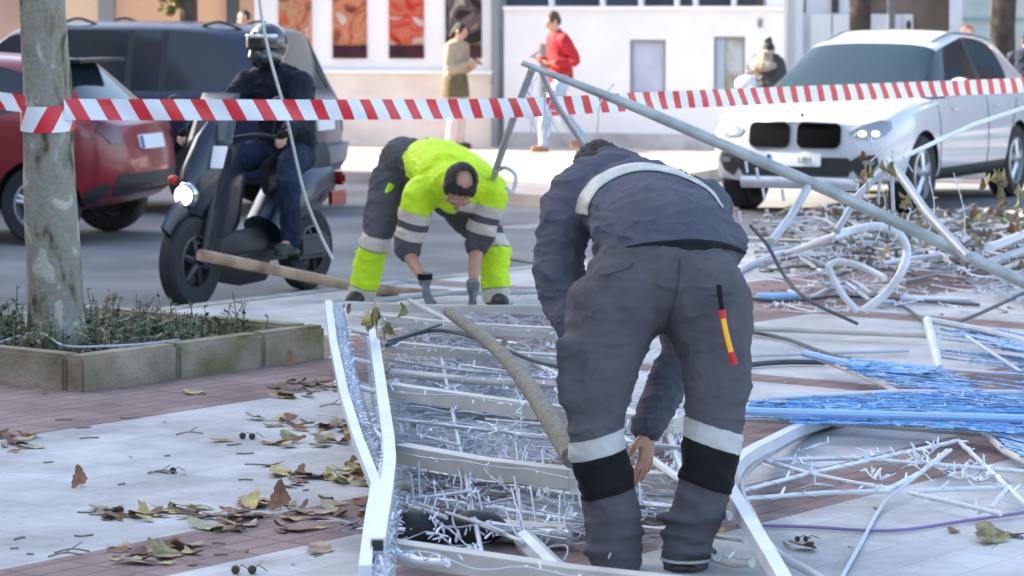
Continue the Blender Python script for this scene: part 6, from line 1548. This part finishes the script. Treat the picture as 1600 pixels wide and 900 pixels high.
pedestrian('man in red sweater and light jeans walking left with bowed head', G(876, 238, 0), (-.93, -.36, 0), 1.72, walk, top=M('red_sweater', (.33, .008, .015), .8, var=.1, scale=6), leg=M('light_denim', (.30, .38, .50), .8, var=.15, scale=12), shoe_m=M('tan_shoe', (.30, .14, .07), .6), hair=M('short_brown_hair', (.06, .04, .03), .7), headtilt=.45, parts=(phone,), wide=1.0)
pedestrian('woman in olive coat standing by the dark poster looking at her phone', G(712, 233, 0), (.85, -.45, 0), 1.58, stand, top=M('sunlit_olive_coat', (.34, .28, .20), .85, var=.1, scale=6), leg=M('pale_trousers', (.62, .52, .48), .8), hairfn=longhair, headtilt=.5, parts=(phone, coatskirt))  # cream of her top is sunlight on the olive coat, put into the colour
pedestrian('person in grey jacket seen above the van roof beside the slate post', FP(fpx(384, .9), .9, 0), (-.2, -1, 0), 1.74, stand, top=M('mauve_jacket', (.16, .15, .22), .8), leg=mt_blackc, headtilt=.1)
pedestrian('person behind the white car roof, only reddish hair showing', Vector((FP(fpx(1508, 1.5), 1.5, 0))), (.3, -1, 0), 1.56, stand, top=M('rust_jacket', (.40, .12, .07), .8), leg=mt_blackc, hair=M('red_hair', (.30, .09, .05), .7), headtilt=.1)
pedestrian('person in navy jacket cut by the right edge of the view', G(1603, 262, 0), (.2, 1, 0), 1.50, stand, top=M('navy_jacket', (.015, .02, .045), .8), leg=mt_blackc, headtilt=.2, wide=1.05)
def topknot(m, A, R, k): hair_geo(m, A, R, k); m.ell(A(0, -.035, .14), (.045 * k, .05 * k, .06 * k), R); m.ell(A(.03, -.06, .12), (.03 * k, .05 * k, .045 * k), R)
def scarf(e, Q, f, l):
    def s_(m): m.ell(Q(-.02, 0, 1.50), (.12, .12, .075), rot_to(ZUP, l)); m.ell(Q(-.05, 0, 1.42), (.17, .14, .08), rot_to(ZUP, l)); m.ell(Q(-.01, 0, 1.58), (.09, .10, .05), rot_to(ZUP, l))
    organic('furry_collar', s_, .012, 2, M('beige_fur', (.36, .31, .24), .95, var=.3, scale=40, bump=1, bscale=120), e, wr=.01, wf=30)
pedestrian('person with dark top knot, beige fur collar and black jacket beside the white car', G(1196, 262, 0), (.5, .86, 0), 1.38, stand, top=M('black_puffer', (.018, .017, .02), .6, bump=.4, bscale=30), leg=mt_blackc, hairfn=topknot, headtilt=.3, parts=(scarf,), wide=1.45)

# ================= scooter rider (sits on the scooter)
rz = sc.rotation_euler[2]; Msc = Matrix.Translation(sc.location) @ Matrix.Rotation(rz, 4, 'Z')
def T(x, y, z): return Msc @ Vector((x, y, z))
rd = empty('person', 'scooter rider in dark jacket, jeans and black visor helmet', 'person', T(.25, 0, .12))
hip = {s_: T(.22, s_ * .10, .90) for s_ in (1, -1)}; kn = {1: T(.66, .20, .84), -1: T(.66, -.20, .84)}; an = {1: T(.68, .22, .40), -1: T(.70, -.2, .40)}
kn[1] = T(.62, .26, .80); an[1] = T(.66, .30, .37)
sh2 = {s_: T(.36, s_ * .19, 1.38) for s_ in (1, -1)}; el2 = {s_: T(.56, s_ * .33, 1.16) for s_ in (1, -1)}; wr2 = {s_: T(.80, s_ * .36, 1.07) for s_ in (1, -1)}
hcR = T(.44, 0, 1.60); fS = HS
def bodyR(m):
    limb(m, [T(.22, 0, .92), T(.24, 0, 1.12), T(.34, 0, 1.38)], [.14, .13, .15], ry=[.1, .09, .1], up=tuple(fS)); limb(m, [T(.36, 0, 1.42), hcR], [.06, .055])
    for s_ in (1, -1):
        limb(m, [hip[s_], kn[s_], an[s_]], [.085, .056, .04]); limb(m, [sh2[s_], el2[s_], wr2[s_]], [.05, .04, .028]); limb(m, [an[s_], an[s_] + fS * .12 - ZUP * .03], [.036, .03])
        hand_geo(m, wr2[s_], (wr2[s_] - el2[s_]), (0, 0, -1), curl=.9, side=-s_)
    head_geo(m, hcR, fS, ZUP)
bR = organic('body', bodyR, .009, 1, mt_skin2, rd); A_, R_ = head_geo(MB(), hcR, fS, ZUP); face_bits(bR, A_)
organic('jacket', lambda m: (limb(m, [T(.20, 0, .95), T(.24, 0, 1.14), T(.34, 0, 1.36)], [.20, .20, .20], ry=[.15, .145, .14], up=tuple(fS), n=20), m.ell(T(.36, 0, 1.42), (.19, .12, .08), rot_to(ZUP, LS)), [limb(m, [sh2[s_], el2[s_], el2[s_].lerp(wr2[s_], .9)], [.088, .072, .052]) for s_ in (1, -1)]), .012, 3, M('rider_jacket', (.014, .018, .03), .6, var=.3, scale=8, spec=.15), rd, wr=.012, wf=9)
organic('trousers', lambda m: (m.ell(T(.2, 0, .93), (.17, .15, .12), rot_to(ZUP, LS)), [limb(m, [hip[s_], kn[s_], an[s_]], [.105, .082, .066]) for s_ in (1, -1)]), .012, 3, M('dark_denim', (.018, .03, .055), .8, var=.25, scale=10, spec=.15), rd, wr=.010, wf=9)
for s_ in (1, -1):
    a = an[s_] - ZUP * .0; organic('shoe', lambda m: shoe(m, a, fS, .95), .01, 2, mt_shoe, rd)
    m = MB(); hh = wr2[s_] + (wr2[s_] - el2[s_]).normalized() * .05; m.ell(hh, (.045, .055, .04), rot_to(ZUP, LS)); m.build('glove', mt_blackc, rd)
def helm(m): m.ell(hcR + ZUP * .025, (.128, .145, .135), rot_to(ZUP, LS)); m.ell(hcR + fS * .03 - ZUP * .06, (.110, .125, .085), rot_to(ZUP, LS))
organic('helmet', helm, .010, 3, M('black_helmet', (.015, .018, .022), .15, coat=1), rd)
def arc_visor():
    m = MB(); vs = []; fs = []
    for i in range(6):
        for j in range(15):
            a = rad(-58 + 116 * j / 14); z = -.035 + .085 * i / 5; r = .143 * math.cos(z * 3)
            vs.append(hcR + ZUP * (z + .02) + fS * (math.cos(a) * (r + .004)) + LS * (math.sin(a) * r * .93))
    for i in range(5):
        for j in range(14): fs.append((i * 15 + j, i * 15 + j + 1, (i + 1) * 15 + j + 1, (i + 1) * 15 + j))
    m.add(vs, fs); o = m.build('visor', M('visor_glass', (.012, .014, .018), .12, coat=.6), rd); s_ = o.modifiers.new('s', 'SOLIDIFY'); s_.thickness = .004
    m = MB(); m.tube([hcR + ZUP * .072 + fS * (math.cos(rad(a)) * .144) + LS * (math.sin(rad(a)) * .132) for a in range(-60, 61, 10)], .010, n=6, ry=.014); m.build('visor_rim', M('silver_rim', (.85, .88, .9), .2, metal=.5), o)
arc_visor()
loc_all(rd)
